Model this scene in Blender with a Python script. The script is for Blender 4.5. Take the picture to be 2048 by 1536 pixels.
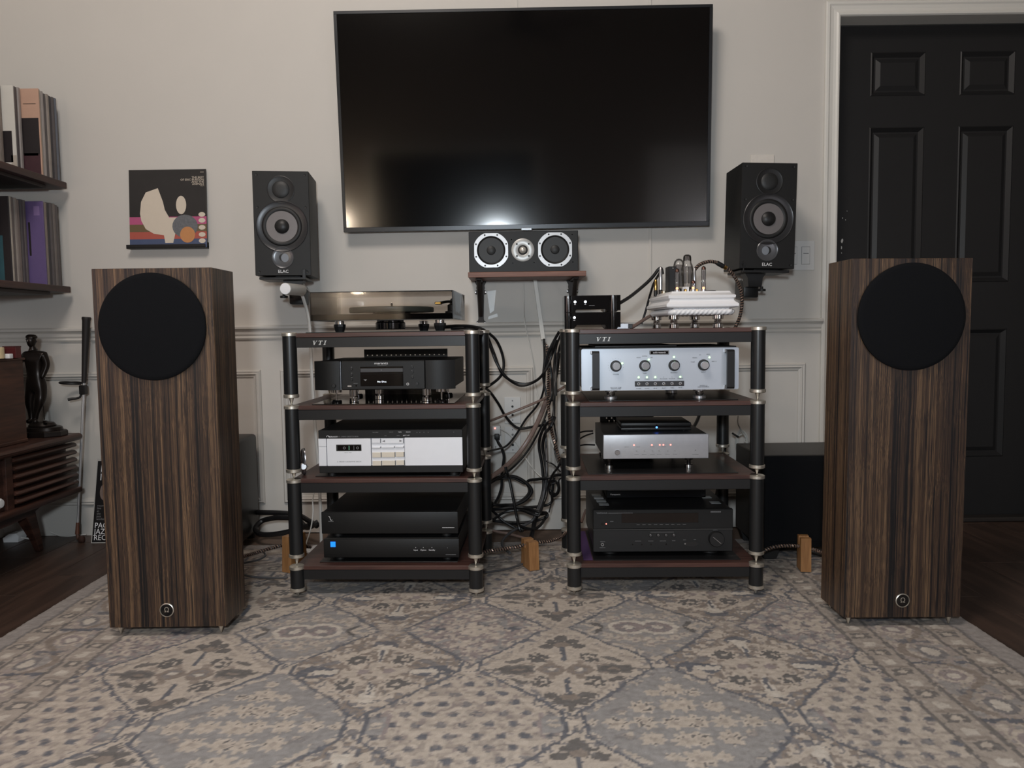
import bpy, bmesh, math, random
import numpy as np
from mathutils import Vector, Matrix

random.seed(7)
SC = bpy.context.scene
for o in list(bpy.data.objects):
    bpy.data.objects.remove(o)
COL = SC.collection
PI = math.pi
R = math.radians

# ------------------------------------------------------------------ camera
F_PX, CAM_H, PITCH, ROLL = 1540.0, 0.79, R(4.05), R(-0.75)
cd_ = bpy.data.cameras.new('camera')
cd_.sensor_width = 36.0
cd_.lens = 36.0 * F_PX / 2048.0
cd_.clip_start = 0.05
cam = bpy.data.objects.new('camera', cd_)
CAM_R = Matrix.Rotation(PI / 2 - PITCH, 3, 'X') @ Matrix.Rotation(ROLL, 3, 'Z')
cam.matrix_world = Matrix.Translation((0, 0, CAM_H)) @ CAM_R.to_4x4()
COL.objects.link(cam)
SC.camera = cam

# ------------------------------------------------------------------ world, lamps, exposure
SC.view_settings.view_transform = 'Standard'
SC.view_settings.look = 'None'
SC.view_settings.gamma = 1.0
SC.view_settings.use_curve_mapping = False
SC.view_settings.exposure = 0.0
w = bpy.data.worlds.new('world')
SC.world = w
w.use_nodes = True
w.node_tree.nodes['Background'].inputs[0].default_value = (0.30, 0.33, 0.40, 1)
w.node_tree.nodes['Background'].inputs[1].default_value = 0.05


def area(name, loc, target, size, power, col):
    d = bpy.data.lights.new(name, 'AREA')
    d.shape = 'DISK'
    d.size = size
    d.energy = power
    d.color = col
    o = bpy.data.objects.new(name, d)
    o.location = loc
    o.rotation_euler = (Vector(target) - Vector(loc)).to_track_quat('-Z', 'Y').to_euler()
    COL.objects.link(o)
    return o


def point(name, loc, power, col, rad):
    d = bpy.data.lights.new(name, 'POINT')
    d.energy = power
    d.color = col
    d.shadow_soft_size = rad
    o = bpy.data.objects.new(name, d)
    o.location = loc
    COL.objects.link(o)
    return o


area('warm_ceiling_lamp', (-0.66, 0.55, 3.32), (0.0, 2.9, 0.9), 1.0, 57, (1.0, 0.905, 0.825))
area('cool_room_lamp', (-0.10, -0.30, 1.06), (0.25, 3.0, 0.75), 0.16, 28, (0.84, 0.93, 1.0))
point('cool_side_bulb', (-1.62, -0.1, 1.0), 1.2, (0.85, 0.93, 1.0), 0.035)
point('warm_rear_lamp', (-1.86, -2.60, 1.25), 27, (1.0, 0.82, 0.62), 0.10)
point('lilac_rear_fill', (2.30, -2.35, 1.0), 25, (0.93, 0.92, 1.0), 0.10)  # added fill, brightens the white rear door; no known lamp stands there
point('pink_side_lamp', (-1.74, 0.80, 0.95), 4.2, (1.0, 0.66, 0.62), 0.09)


def A(px, py, Y):
    """world (X, Z) of the photograph's pixel at the depth plane Y"""
    d = CAM_R @ Vector(((px - 1024) / F_PX, -(py - 768) / F_PX, -1))
    t = Y / d.y
    return d.x * t, CAM_H + d.z * t


def AZ(px, py, z=0.0):
    """world (X, Y) of the photograph's pixel at the height z"""
    d = CAM_R @ Vector(((px - 1024) / F_PX, -(py - 768) / F_PX, -1))
    t = (z - CAM_H) / d.z
    return d.x * t, d.y * t


# ------------------------------------------------------------------ materials
def lin(r, g, b):
    f = lambda c: (c / 255 / 12.92) if c / 255 <= 0.04045 else ((c / 255 + 0.055) / 1.055) ** 2.4
    return (f(r), f(g), f(b))


def newmat(name):
    m = bpy.data.materials.new(name)
    m.use_nodes = True
    nt = m.node_tree
    return m, nt, nt.nodes, nt.links, nt.nodes['Principled BSDF']


def coords(nd, lk, scale, what='Object'):
    tc = nd.new('ShaderNodeTexCoord')
    mp = nd.new('ShaderNodeMapping')
    mp.inputs['Scale'].default_value = scale
    lk.new(tc.outputs[what], mp.inputs[0])
    return mp


def noise(nd, lk, vec, scale=1.0, detail=2.0, rough=0.5):
    n = nd.new('ShaderNodeTexNoise')
    n.inputs['Scale'].default_value = scale
    n.inputs['Detail'].default_value = detail
    n.inputs['Roughness'].default_value = rough
    lk.new(vec.outputs[0], n.inputs['Vector'])
    return n


def M(name, col, rough=0.5, metal=0.0, var=0.08, scale=60.0, bump=0.0, bscale=None, spec=0.5, coat=0.0):
    m, nt, nd, lk, b = newmat(name)
    mp = coords(nd, lk, (1, 1, 1))
    n = noise(nd, lk, mp, scale, 3)
    mr = nd.new('ShaderNodeMapRange')
    mr.inputs['To Min'].default_value = 1 - var
    mr.inputs['To Max'].default_value = 1 + var
    lk.new(n.outputs['Fac'], mr.inputs['Value'])
    vm = nd.new('ShaderNodeVectorMath')
    vm.operation = 'SCALE'
    vm.inputs[0].default_value = col
    lk.new(mr.outputs[0], vm.inputs['Scale'])
    lk.new(vm.outputs[0], b.inputs['Base Color'])
    b.inputs['Roughness'].default_value = rough
    b.inputs['Metallic'].default_value = metal
    b.inputs['Specular IOR Level'].default_value = spec
    b.inputs['Coat Weight'].default_value = coat
    if bump:
        n2 = noise(nd, lk, mp, bscale or scale * 4, 3)
        bp = nd.new('ShaderNodeBump')
        bp.inputs['Strength'].default_value = bump
        bp.inputs['Distance'].default_value = 0.002
        lk.new(n2.outputs['Fac'], bp.inputs['Height'])
        lk.new(bp.outputs[0], b.inputs['Normal'])
    return m


def EM(name, col, strength):
    m, nt, nd, lk, b = newmat(name)
    b.inputs['Base Color'].default_value = (*col, 1)
    b.inputs['Emission Color'].default_value = (*col, 1)
    b.inputs['Emission Strength'].default_value = strength
    return m


def WOOD(name, stops, scale, rough=0.45, coat=0.0, detail=3, fine=4.0, bump=0.05):
    """grain: noise stretched by scale, coloured by a ramp of (position, colour)"""
    m, nt, nd, lk, b = newmat(name)
    mp = coords(nd, lk, scale)
    n = noise(nd, lk, mp, 1.0, detail, 0.55)
    mp2 = coords(nd, lk, tuple(s * fine for s in scale))
    n2 = noise(nd, lk, mp2, 1.0, 2)
    mx = nd.new('ShaderNodeMath')
    mx.operation = 'MULTIPLY_ADD'
    lk.new(n2.outputs['Fac'], mx.inputs[0])
    mx.inputs[1].default_value = 0.22
    lk.new(n.outputs['Fac'], mx.inputs[2])
    rp = nd.new('ShaderNodeValToRGB')
    e = rp.color_ramp.elements
    e[0].position, e[0].color = stops[0][0], (*stops[0][1], 1)
    e[1].position, e[1].color = stops[-1][0], (*stops[-1][1], 1)
    for p, c in stops[1:-1]:
        q = e.new(p)
        q.color = (*c, 1)
    lk.new(mx.outputs[0], rp.inputs[0])
    lk.new(rp.outputs[0], b.inputs['Base Color'])
    b.inputs['Roughness'].default_value = rough
    b.inputs['Coat Weight'].default_value = coat
    if bump:
        bp = nd.new('ShaderNodeBump')
        bp.inputs['Strength'].default_value = bump
        bp.inputs['Distance'].default_value = 0.001
        lk.new(mx.outputs[0], bp.inputs['Height'])
        lk.new(bp.outputs[0], b.inputs['Normal'])
    return m


def GLASS(name, tint, rough=0.02, ior=1.5, gain=1.0):
    """thin clear sheet: tinted see-through plus a Fresnel gloss"""
    m, nt, nd, lk, b = newmat(name)
    nd.remove(b)
    out = nd['Material Output']
    tr = nd.new('ShaderNodeBsdfTransparent')
    tr.inputs[0].default_value = (*tint, 1)
    gl = nd.new('ShaderNodeBsdfGlossy')
    gl.inputs['Roughness'].default_value = rough
    mp = coords(nd, lk, (1, 1, 1))
    n = noise(nd, lk, mp, 8.0, 2)
    mr = nd.new('ShaderNodeMapRange')
    mr.inputs['To Min'].default_value = rough
    mr.inputs['To Max'].default_value = rough * 1.6
    lk.new(n.outputs['Fac'], mr.inputs['Value'])
    lk.new(mr.outputs[0], gl.inputs['Roughness'])
    fr = nd.new('ShaderNodeFresnel')
    fr.inputs['IOR'].default_value = ior
    mu = nd.new('ShaderNodeMath')
    mu.operation = 'MULTIPLY'
    mu.use_clamp = True
    lk.new(fr.outputs[0], mu.inputs[0])
    mu.inputs[1].default_value = gain
    mx = nd.new('ShaderNodeMixShader')
    lk.new(mu.outputs[0], mx.inputs[0])
    lk.new(tr.outputs[0], mx.inputs[1])
    lk.new(gl.outputs[0], mx.inputs[2])
    lk.new(mx.outputs[0], out.inputs['Surface'])
    return m


# ------------------------------------------------------------------ mesh helpers
class MB:
    def __init__(s):
        s.bm = bmesh.new()
        s.mi = 0

    def _mark(s, faces, smooth):
        for f in faces:
            f.material_index = s.mi
            f.smooth = smooth

    def box(s, x0, x1, y0, y1, z0, z1, bev=0.0, seg=1):
        mtx = Matrix.Translation(((x0 + x1) / 2, (y0 + y1) / 2, (z0 + z1) / 2)) @ Matrix.Diagonal((x1 - x0, y1 - y0, z1 - z0, 1))
        g = bmesh.ops.create_cube(s.bm, size=1, matrix=mtx)
        vs = g['verts']
        fs = {f for v in vs for f in v.link_faces}
        s._mark(fs, False)
        if bev:
            es = list({e for v in vs for e in v.link_edges})
            g = bmesh.ops.bevel(s.bm, geom=es, offset=bev, segments=seg, profile=0.5, affect='EDGES')
            s._mark(g['faces'], seg > 1)
        return s

    def cyl(s, p0, p1, r0, r1=None, n=20, smooth=True, caps=True):
        r1 = r0 if r1 is None else r1
        p0, p1 = Vector(p0), Vector(p1)
        d = p1 - p0
        q = d.to_track_quat('Z', 'Y').to_matrix()
        ra = [s.bm.verts.new(p0 + q @ Vector((math.cos(2 * PI * i / n) * r0, math.sin(2 * PI * i / n) * r0, 0))) for i in range(n)]
        rb = [s.bm.verts.new(p1 + q @ Vector((math.cos(2 * PI * i / n) * r1, math.sin(2 * PI * i / n) * r1, 0))) for i in range(n)]
        side = [s.bm.faces.new((ra[i], ra[(i + 1) % n], rb[(i + 1) % n], rb[i])) for i in range(n)]
        s._mark(side, smooth)
        if caps:
            s._mark([s.bm.faces.new(list(reversed(ra))), s.bm.faces.new(rb)], False)
        return s

    def lathe(s, prof, origin=(0, 0, 0), axis=(0, 0, 1), n=24, smooth=True, sx=1.0, sy=1.0, ph=0.0):
        """prof: list of (radius, height along axis)"""
        o = Vector(origin)
        q = Vector(axis).to_track_quat('Z', 'Y').to_matrix()
        rings = []
        for r, h in prof:
            if r < 1e-6:
                rings.append([s.bm.verts.new(o + q @ Vector((0, 0, h)))])
            else:
                rings.append([s.bm.verts.new(o + q @ Vector((math.cos(2 * PI * i / n + ph) * r * sx, math.sin(2 * PI * i / n + ph) * r * sy, h))) for i in range(n)])
        fs = []
        for a, b in zip(rings, rings[1:]):
            for i in range(n):
                j = (i + 1) % n
                if len(a) == 1 and len(b) == 1:
                    continue
                if len(a) == 1:
                    fs.append(s.bm.faces.new((a[0], b[j], b[i])))
                elif len(b) == 1:
                    fs.append(s.bm.faces.new((a[i], a[j], b[0])))
                else:
                    fs.append(s.bm.faces.new((a[i], a[j], b[j], b[i])))
        for rg, rev in ((rings[0], True), (rings[-1], False)):
            if len(rg) > 1:
                s._mark([s.bm.faces.new(list(reversed(rg)) if rev else rg)], False)
        s._mark(fs, smooth)
        return s

    def tube(s, pts, r, n=8, closed=False, sx=1.0, lobes=0, twist=0.0, amp=0.0, rfun=None):
        pts = [Vector(p) for p in pts]
        m = len(pts)
        rings = []
        up = Vector((0.13, 0.21, 0.97))
        prev = None
        for i, p in enumerate(pts):
            a = pts[i - 1] if (i > 0 or closed) else p
            b = pts[(i + 1) % m] if (i < m - 1 or closed) else p
            t = (b - a)
            t = t.normalized() if t.length > 1e-9 else Vector((0, 0, 1))
            if prev is None:
                u = t.cross(up)
                u = u.normalized() if u.length > 1e-3 else t.cross(Vector((1, 0, 0))).normalized()
            else:
                u = prev - t * prev.dot(t)
                u.normalize()
            prev = u
            v = t.cross(u)
            rr = r if rfun is None else rfun(i / max(1, m - 1))
            ring = []
            for k in range(n):
                th = 2 * PI * k / n
                q = rr * (1 + (amp * math.cos(lobes * (th + twist * i)) if lobes else 0))
                ring.append(s.bm.verts.new(p + u * math.cos(th) * q * sx + v * math.sin(th) * q))
            rings.append(ring)
        fs = []
        pairs = list(zip(rings, rings[1:])) + ([(rings[-1], rings[0])] if closed else [])
        for a, b in pairs:
            for k in range(n):
                j = (k + 1) % n
                fs.append(s.bm.faces.new((a[k], a[j], b[j], b[k])))
        s._mark(fs, True)
        if not closed:
            s._mark([s.bm.faces.new(list(reversed(rings[0]))), s.bm.faces.new(rings[-1])], False)
        return s

    def prism(s, outline, y0, y1, plane='XZ', smooth=False):
        """outline of (a, b) pairs, extruded along the third axis from y0 to y1"""
        if plane == 'XZ':
            f = lambda a, b, c: (a, c, b)
        elif plane == 'YZ':
            f = lambda a, b, c: (c, a, b)
        else:
            f = lambda a, b, c: (a, b, c)
        va = [s.bm.verts.new(f(a, b, y0)) for a, b in outline]
        vb = [s.bm.verts.new(f(a, b, y1)) for a, b in outline]
        n = len(outline)
        fs = [s.bm.faces.new((va[i], va[(i + 1) % n], vb[(i + 1) % n], vb[i])) for i in range(n)]
        s._mark(fs, smooth)
        s._mark([s.bm.faces.new(list(reversed(va))), s.bm.faces.new(vb)], False)
        return s

    def ring(s, r0, r1, y0, y1, c=(0, 0), n=32, square=None):
        """flat annulus facing -Y between radii r0 < r1, centre c in (x, z)"""
        cs = [(math.cos(2 * PI * i / n), math.sin(2 * PI * i / n)) for i in range(n)]
        lim = square if square else 1e9
        P = lambda r, y: [s.bm.verts.new((c[0] + max(-lim, min(lim, a * r)), y, c[1] + max(-lim, min(lim, b * r)))) for a, b in cs]
        a, b, d, e = P(r0, y0), P(r1, y0), P(r0, y1), P(r1, y1)
        fs = []
        for i in range(n):
            j = (i + 1) % n
            fs += [s.bm.faces.new((a[i], b[i], b[j], a[j])), s.bm.faces.new((b[i], e[i], e[j], b[j])),
                   s.bm.faces.new((d[i], a[i], a[j], d[j])), s.bm.faces.new((e[i], d[i], d[j], e[j]))]
        s._mark(fs, False)
        return s

    def disc(s, c, r, y, t=0.001, n=16):
        return s.cyl((c[0], y + t, c[1]), (c[0], y, c[1]), r, n=n)

    def build(s, name, mats, parent=None, **tags):
        bm = s.bm
        bmesh.ops.recalc_face_normals(bm, faces=bm.faces)
        me = bpy.data.meshes.new(name)
        anysm = any(f.smooth for f in bm.faces)
        bm.to_mesh(me)
        bm.free()
        if anysm:
            me.set_sharp_from_angle(angle=R(38))
        for m in (mats if isinstance(mats, (list, tuple)) else [mats]):
            me.materials.append(m)
        o = bpy.data.objects.new(name, me)
        COL.objects.link(o)
        if parent is not None:
            o.parent = parent
        for k, v in tags.items():
            o[k] = v
        return o


def tag(o, label, cat, group=None):
    o['label'] = label
    o['category'] = cat
    if group:
        o['group'] = group
    return o


def thing(name, label, cat, loc=(0, 0, 0), rotz=0.0, group=None):
    o = bpy.data.objects.new(name, None)
    o.empty_display_size = 0.05
    o.location = loc
    o.rotation_euler = (0, 0, rotz)
    COL.objects.link(o)
    return tag(o, label, cat, group)


def struct(o):
    o['kind'] = 'structure'
    return o


def copy_tree(o, parent=None):
    c = o.copy()
    COL.objects.link(c)
    if parent is not None:
        c.parent = parent
    for ch in list(o.children):
        copy_tree(ch, c)
    return c


def text(s, size, x, y, z, mat, parent, name='lettering', align='CENTER', shear=0.0, space=1.0, ext=0.0002, sx=1.0, rot=0.0):
    cu = bpy.data.curves.new('t', 'FONT')
    cu.body = s
    cu.size = size
    cu.align_x = align
    cu.align_y = 'CENTER'
    cu.shear = shear
    cu.space_character = space
    cu.extrude = ext
    cu.resolution_u = 2
    t = bpy.data.objects.new('t', cu)
    COL.objects.link(t)
    dg = bpy.context.evaluated_depsgraph_get()
    me = bpy.data.meshes.new_from_object(t.evaluated_get(dg))
    bpy.data.objects.remove(t)
    bpy.data.curves.remove(cu)
    me.transform(Matrix.Translation((x, y, z)) @ Matrix.Rotation(rot, 4, 'Y') @ Matrix.Rotation(PI / 2, 4, 'X') @ Matrix.Diagonal((sx, 1, 1, 1)))
    me.name = name
    me.materials.clear()
    me.materials.append(mat)
    o = bpy.data.objects.new(name, me)
    COL.objects.link(o)
    o.parent = parent
    return o


def spline(pts, k=6):
    """Catmull-Rom through 3-D points"""
    P = [Vector(p) for p in pts]
    P = [P[0] * 2 - P[1]] + P + [P[-1] * 2 - P[-2]]
    out = []
    for i in range(1, len(P) - 2):
        a, b, c, d = P[i - 1:i + 3]
        for j in range(k):
            t = j / k
            out.append(0.5 * ((2 * b) + (c - a) * t + (2 * a - 5 * b + 4 * c - d) * t * t + (3 * b - a - 3 * c + d) * t ** 3))
    out.append(P[-2])
    return out


# ------------------------------------------------------------------ shared materials
WALL = M('wall_paint', lin(199, 195, 189), 0.55, var=0.025, scale=5, bump=0.06, bscale=90, spec=0.3)
TRIMW = M('white_trim_paint', lin(214, 212, 206), 0.4, var=0.03, scale=12)
DOORP = M('black_door_paint', lin(34, 34, 35), 0.45, var=0.06, scale=14, spec=0.3)
CEIL = M('ceiling_paint', lin(150, 145, 138), 0.7, var=0.03, scale=6)
WALLR = M('far_wall_paint', lin(150, 142, 134), 0.6, var=0.03, scale=5)
BLACKM = M('black_metal', lin(26, 26, 27), 0.42, var=0.08, scale=70, spec=0.4)
BLACKG = M('black_gloss', lin(10, 10, 12), 0.06, var=0.05, scale=30, spec=0.6)
BLACKP = M('black_plastic', lin(20, 20, 21), 0.5, var=0.1, scale=80)
BLACKV = M('black_vinyl', lin(22, 22, 22), 0.5, var=0.1, scale=120, bump=0.08, bscale=400, spec=0.35)
BLACKC = M('black_cloth', lin(13, 14, 17), 0.95, var=0.25, scale=500, bump=0.3, bscale=900, spec=0.2)
POSTM = M('black_post', lin(26, 27, 28), 0.36, var=0.06, scale=150)
NICKEL = M('satin_nickel', lin(214, 208, 196), 0.36, metal=0.85, var=0.05, scale=80)
CHROME = M('chrome', lin(225, 225, 226), 0.08, metal=1.0, var=0.03, scale=40)
SILVER = M('silver_panel', lin(232, 234, 239), 0.38, metal=0.15, var=0.03, scale=30)
ALU = M('brushed_aluminium', lin(200, 200, 202), 0.3, metal=0.9, var=0.04, scale=60)
WHITEP = M('white_plastic', lin(225, 225, 226), 0.35, var=0.02, scale=30)
WHITEL = M('white_lacquer', lin(236, 236, 238), 0.3, var=0.02, scale=30)
IVORY = M('ivory_buttons', lin(214, 205, 190), 0.4, var=0.03, scale=50)
GREYT = M('grey_print', lin(120, 120, 122), 0.6, var=0.05)
WHITET = M('white_print', lin(225, 225, 228), 0.5, var=0.03)
DARKT = M('dark_print', lin(40, 42, 46), 0.6, var=0.05)
COPPER = M('copper_braid', lin(136, 112, 98), 0.35, metal=0.5, var=0.3, scale=300)
BRASS = M('brass', lin(196, 160, 92), 0.25, metal=1.0, var=0.08, scale=50)
CABLE = M('black_cable', lin(20, 20, 22), 0.4, var=0.1, scale=60)
CABLEG = M('grey_cable', lin(70, 70, 72), 0.45, var=0.1, scale=60)
CABLEB = M('clear_brown_cable', lin(120, 100, 92), 0.35, var=0.25, scale=140)
CABLEW = M('white_cable', lin(205, 203, 198), 0.45, var=0.04, scale=60)
BOARD = WOOD('walnut_board', [(0.35, lin(46, 29, 25)), (0.55, lin(66, 42, 37)), (0.75, lin(82, 54, 47))], (3, 60, 60), 0.4)
CRED = WOOD('sideboard_walnut', [(0.3, lin(36, 22, 17)), (0.55, lin(56, 35, 28)), (0.8, lin(80, 52, 42))], (50, 3, 50), 0.4)
SHELFW = WOOD('dark_shelf_wood', [(0.3, lin(34, 18, 14)), (0.6, lin(54, 30, 25)), (0.8, lin(70, 42, 35))], (40, 3, 40), 0.45)
CSHELF = WOOD('brown_shelf_wood', [(0.3, lin(92, 58, 44)), (0.6, lin(118, 78, 62)), (0.8, lin(136, 94, 76))], (3, 50, 50), 0.5)
BLOCKW = WOOD('oak_block', [(0.3, lin(128, 88, 52)), (0.6, lin(152, 108, 66)), (0.8, lin(170, 126, 82))], (90, 90, 6), 0.5)
IRON = M('cast_iron', lin(36, 29, 25), 0.55, metal=0.2, var=0.2, scale=60, bump=0.3, bscale=200)
BRONZE = M('dark_bronze', lin(38, 32, 29), 0.32, metal=0.6, var=0.25, scale=50)
LED_G = EM('green_led', (0.45, 1.0, 0.35), 3.0)
LED_R = EM('red_led', (1.0, 0.18, 0.14), 4.0)
LED_B = EM('blue_led', (0.05, 0.16, 1.0), 6.0)
LED_BW = EM('pale_blue_led', (0.12, 0.45, 1.0), 2.2)
LED_W = EM('white_led', (0.85, 0.92, 1.0), 1.6)


def dashes(x0, x1, z, y, h, mat, parent, n=None):
    """a line of print too small to read"""
    mb = MB()
    x = x0
    while x < x1 - 0.0006:
        w_ = random.uniform(0.0006, 0.0016)
        mb.box(x, min(x1, x + w_), y, y + 0.0006, z - h / 2, z + h / 2)
        x += w_ + random.uniform(0.0003, 0.0006)
    o = mb.build('small_print', mat, parent)
    o['kind'] = 'stuff'
    return o



# ================================================================== the room
YW, XL, XR, YB, ZC, ZF = 3.02, -2.03, 2.75, -3.0, 3.50, -0.006
DX0, DX1, DZ = 1.262, 2.145, 1.962
mb = MB()
mb.prism([(XL, ZF), (DX0, ZF), (DX0, DZ), (DX1, DZ), (DX1, ZF), (XR, ZF), (XR, ZC), (XL, ZC)], YW, YW + 0.14)
struct(mb.build('wall_back', WALL))
struct(MB().box(XL - 0.1, XL, YB, YW + 0.14, ZF, ZC).build('wall_left', WALL))
struct(MB().box(XR, XR + 0.1, YB, YW + 0.14, ZF, ZC).build('wall_right', WALLR))
mb = MB()
mb.prism([(XL, ZF), (-1.52, ZF), (-1.52, 2.02), (0.28, 2.02), (0.28, ZF), (XR, ZF), (XR, ZC), (XL, ZC)], YB - 0.1, YB)
struct(mb.build('wall_rear', WALLR))
struct(MB().box(-1.8, 0.6, YB - 1.2, YB - 1.1, ZF, 2.2).build('wall_rear_hall', M('dark_hall_paint', lin(40, 38, 37), 0.8)))
mb = MB()
for x0, x1, z0, z1 in ((-1.60, -1.52, ZF, 2.10), (0.28, 0.36, ZF, 2.10), (-1.52, 0.28, 2.02, 2.10)):
    mb.box(x0, x1, YB, YB + 0.02, z0, z1)
struct(mb.build('trim_rear', TRIMW))
struct(MB().box(1.55, 2.32, YB, YB + 0.03, ZF, 2.06, 0.004).build('door_2', TRIMW))
struct(MB().box(XL - 0.1, XR + 0.1, YB - 1.2, YW + 0.14, ZC, ZC + 0.1).build('ceiling', CEIL))
TILE = WOOD('dark_floor_plank', [(0.3, lin(46, 35, 30)), (0.55, lin(61, 47, 40)), (0.8, lin(78, 60, 51))], (25, 2.0, 25), 0.42, bump=0.1)
GROUT = M('pale_grout', lin(104, 86, 74), 0.8, var=0.15, scale=40)
flo = struct(MB().box(XL - 0.1, XR + 0.1, YB - 1.2, YW + 0.14, -0.06, -0.0105).build('floor', GROUT))
pm = {}


def plank(x0, x1, y0, y1):
    key = (round(x1 - x0, 3), round(y1 - y0, 3))
    if key not in pm:
        w_, l_ = key
        o = MB().box(-w_ / 2 + 0.0012, w_ / 2 - 0.0012, -l_ / 2 + 0.0012, l_ / 2 - 0.0012, -0.011, ZF, 0.0008).build('plank', TILE, flo)
        pm[key] = o.data
    else:
        o = bpy.data.objects.new('plank', pm[key])
        COL.objects.link(o)
        o.parent = flo
    o.location = ((x0 + x1) / 2, (y0 + y1) / 2, random.uniform(-0.0006, 0.0002))


for c, xe in enumerate((-1.355, -1.535, -1.715, -1.895)):
    x0 = max(XL, xe - 0.18)
    off = (2.51, 2.318, 2.72, 2.42)[c]
    ys = [0.6] + sorted(off + k * 0.6 for k in range(-4, 3) if 0.6 < off + k * 0.6 < YW) + [YW]
    for a, b in zip(ys, ys[1:]):
        plank(x0, xe, round(a, 3), round(b, 3))
for c in range(9):
    x0 = 1.19 + c * 0.18
    x1 = min(XR, x0 + 0.18)
    if x1 - x0 < 0.05:
        continue
    off = 2.2 + 0.23 * ((c * 2) % 5)
    ys = [0.6] + sorted(off + k * 0.6 for k in range(-4, 3) if 0.6 < off + k * 0.6 < 3.10) + [3.10 if DX0 < (x0 + x1) / 2 < DX1 else YW]
    for a, b in zip(ys, ys[1:]):
        if b - a > 0.04:
            plank(x0, x1, round(a, 3), round(b, 3))

# door, casing, rail, panel mouldings -------------------------------------
YD = 3.10
door = MB()
cols = [(A(1741, 150, YD)[0], A(1851, 150, YD)[0]), (A(1920, 150, YD)[0], A(2030, 150, YD)[0])]
rows = [(A(1796, 192, YD)[1], A(1796, 104, YD)[1]), (A(1975, 564, YD)[1], A(1796, 254, YD)[1]), (A(1975, 913, YD)[1], A(1975, 657, YD)[1])]
dx0, dx1, dz1 = 1.268, 2.138, 1.955
xs = [dx0, cols[0][0], cols[0][1], cols[1][0], cols[1][1], dx1]
for a, b in ((0, 1), (2, 3), (4, 5)):
    door.box(xs[a], xs[b], YD, YD + 0.035, 0.004, dz1)
zs = [0.004, rows[2][0], rows[2][1], rows[1][0], rows[1][1], rows[0][0], rows[0][1], dz1]
for c in (0, 1):
    for k in range(0, 8, 2):
        door.box(xs[1 + 2 * c], xs[2 + 2 * c], YD, YD + 0.035, zs[k], zs[k + 1])
door = struct(door.build('door_1', DOORP))


def raised(x0, x1, z0, z1, prof, y, mb):
    """nested rectangles of (inset, y offset), bridged"""
    rg = []
    for ins, dy in prof:
        rg.append([mb.bm.verts.new(p) for p in ((x0 + ins, y + dy, z0 + ins), (x1 - ins, y + dy, z0 + ins), (x1 - ins, y + dy, z1 - ins), (x0 + ins, y + dy, z1 - ins))])
    for a, b in zip(rg, rg[1:]):
        for i in range(4):
            mb.bm.faces.new((a[i], a[(i + 1) % 4], b[(i + 1) % 4], b[i]))
    return rg


for c in cols:
    for r_ in rows:
        mb = MB()
        rg = raised(c[0], c[1], r_[0], r_[1], [(0, 0.0), (0.004, -0.003), (0.009, 0.002), (0.018, 0.011), (0.024, 0.011), (0.040, 0.003)], YD, mb)
        mb.bm.faces.new(rg[-1])
        mb.build('panel', DOORP, door)
CHIP = M('bare_primer', lin(190, 188, 184), 0.7, var=0.1)
for px, py, s in ((1684, 482, 1.0), (1683, 495, .7), (1685, 436, .35), (1691, 440, .3), (1694, 422, .25), (1683, 506, .4)):
    x, z = A(px, py, YD)
    pts = [(x + s * 0.006 * math.cos(t) * random.uniform(.4, 1), z + s * 0.011 * math.sin(t) * random.uniform(.5, 1)) for t in [k * PI / 4 for k in range(8)]]
    MB().prism(pts, YD - 0.0006, YD + 0.0004).build('paint_chip', CHIP, door)
struct(MB().box(DX0, DX1, YW + 0.02, YD - 0.002, ZF, 0.012, 0.004).build('trim_threshold', M('dark_sill', lin(40, 36, 34), 0.5)))
mb = MB()
prof = [(0, 0), (0, 0.012), (0.004, 0.016), (0.012, 0.017), (0.018, 0.013), (0.030, 0.011), (0.040, 0.013), (0.046, 0.017), (0.052, 0.016), (0.056, 0.010), (0.056, -0.08)]
xo0, zo1 = 1.209, 2.014
loops = []
for u_, d_ in prof:
    loops.append([(xo0 + u_, ZF, d_), (xo0 + u_, zo1 - u_, d_), (DX1 + 0.056 - u_, zo1 - u_, d_), (DX1 + 0.056 - u_, ZF, d_)])
rg = [[mb.bm.verts.new((x, YW - d_, z)) for x, z, d_ in l] for l in loops]
for a, b in zip(rg, rg[1:]):
    for i in range(3):
        mb.bm.faces.new((a[i], a[i + 1], b[i + 1], b[i]))
struct(mb.build('trim_door_casing', TRIMW))

railp = [(0.0, 0.764), (-0.008, 0.765), (-0.011, 0.771), (-0.007, 0.777), (-0.012, 0.784), (-0.014, 0.796), (-0.019, 0.802), (-0.026, 0.806), (-0.027, 0.813), (-0.022, 0.818), (0.0, 0.819)]
struct(MB().prism([(YW + a, b) for a, b in railp], XL, 1.212, plane='YZ').build('trim_chair_rail', WALL))
n_ = 1
FR = [(0, 0), (0.001, -0.006), (0.006, -0.012), (0.012, -0.010), (0.016, -0.013), (0.022, -0.007), (0.028, -0.005), (0.030, 0)]
for x0, x1 in ((-1.95, -0.985), (-0.91, 0.086), (0.148, 1.152)):
    mb = MB()
    raised(x0, x1, 0.115, 0.645, FR, YW, mb)
    struct(mb.build('trim_%d' % n_, WALL))
    n_ += 1
struct(MB().box(0.538, 0.549, YW - 0.004, YW, 0.819, ZC, 0.0015).build('trim_%d' % n_, WALL))
struct(MB().box(0.036, 0.040, YW - 0.003, YW, 1.9, ZC).build('trim_%d' % (n_ + 1), WALL))

# ================================================================== the rug
gx0, gx1, gy0, gy1, gs = -1.36, 1.212, 0.45, 2.835, 0.0048
nx, ny = int((gx1 - gx0) / gs) + 1, int((gy1 - gy0) / gs) + 1
rng = np.random.default_rng(3)
gx = np.linspace(gx0, gx1, nx)
gy = np.linspace(gy0, gy1, ny)
X, Y = np.meshgrid(gx, gy)


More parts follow.
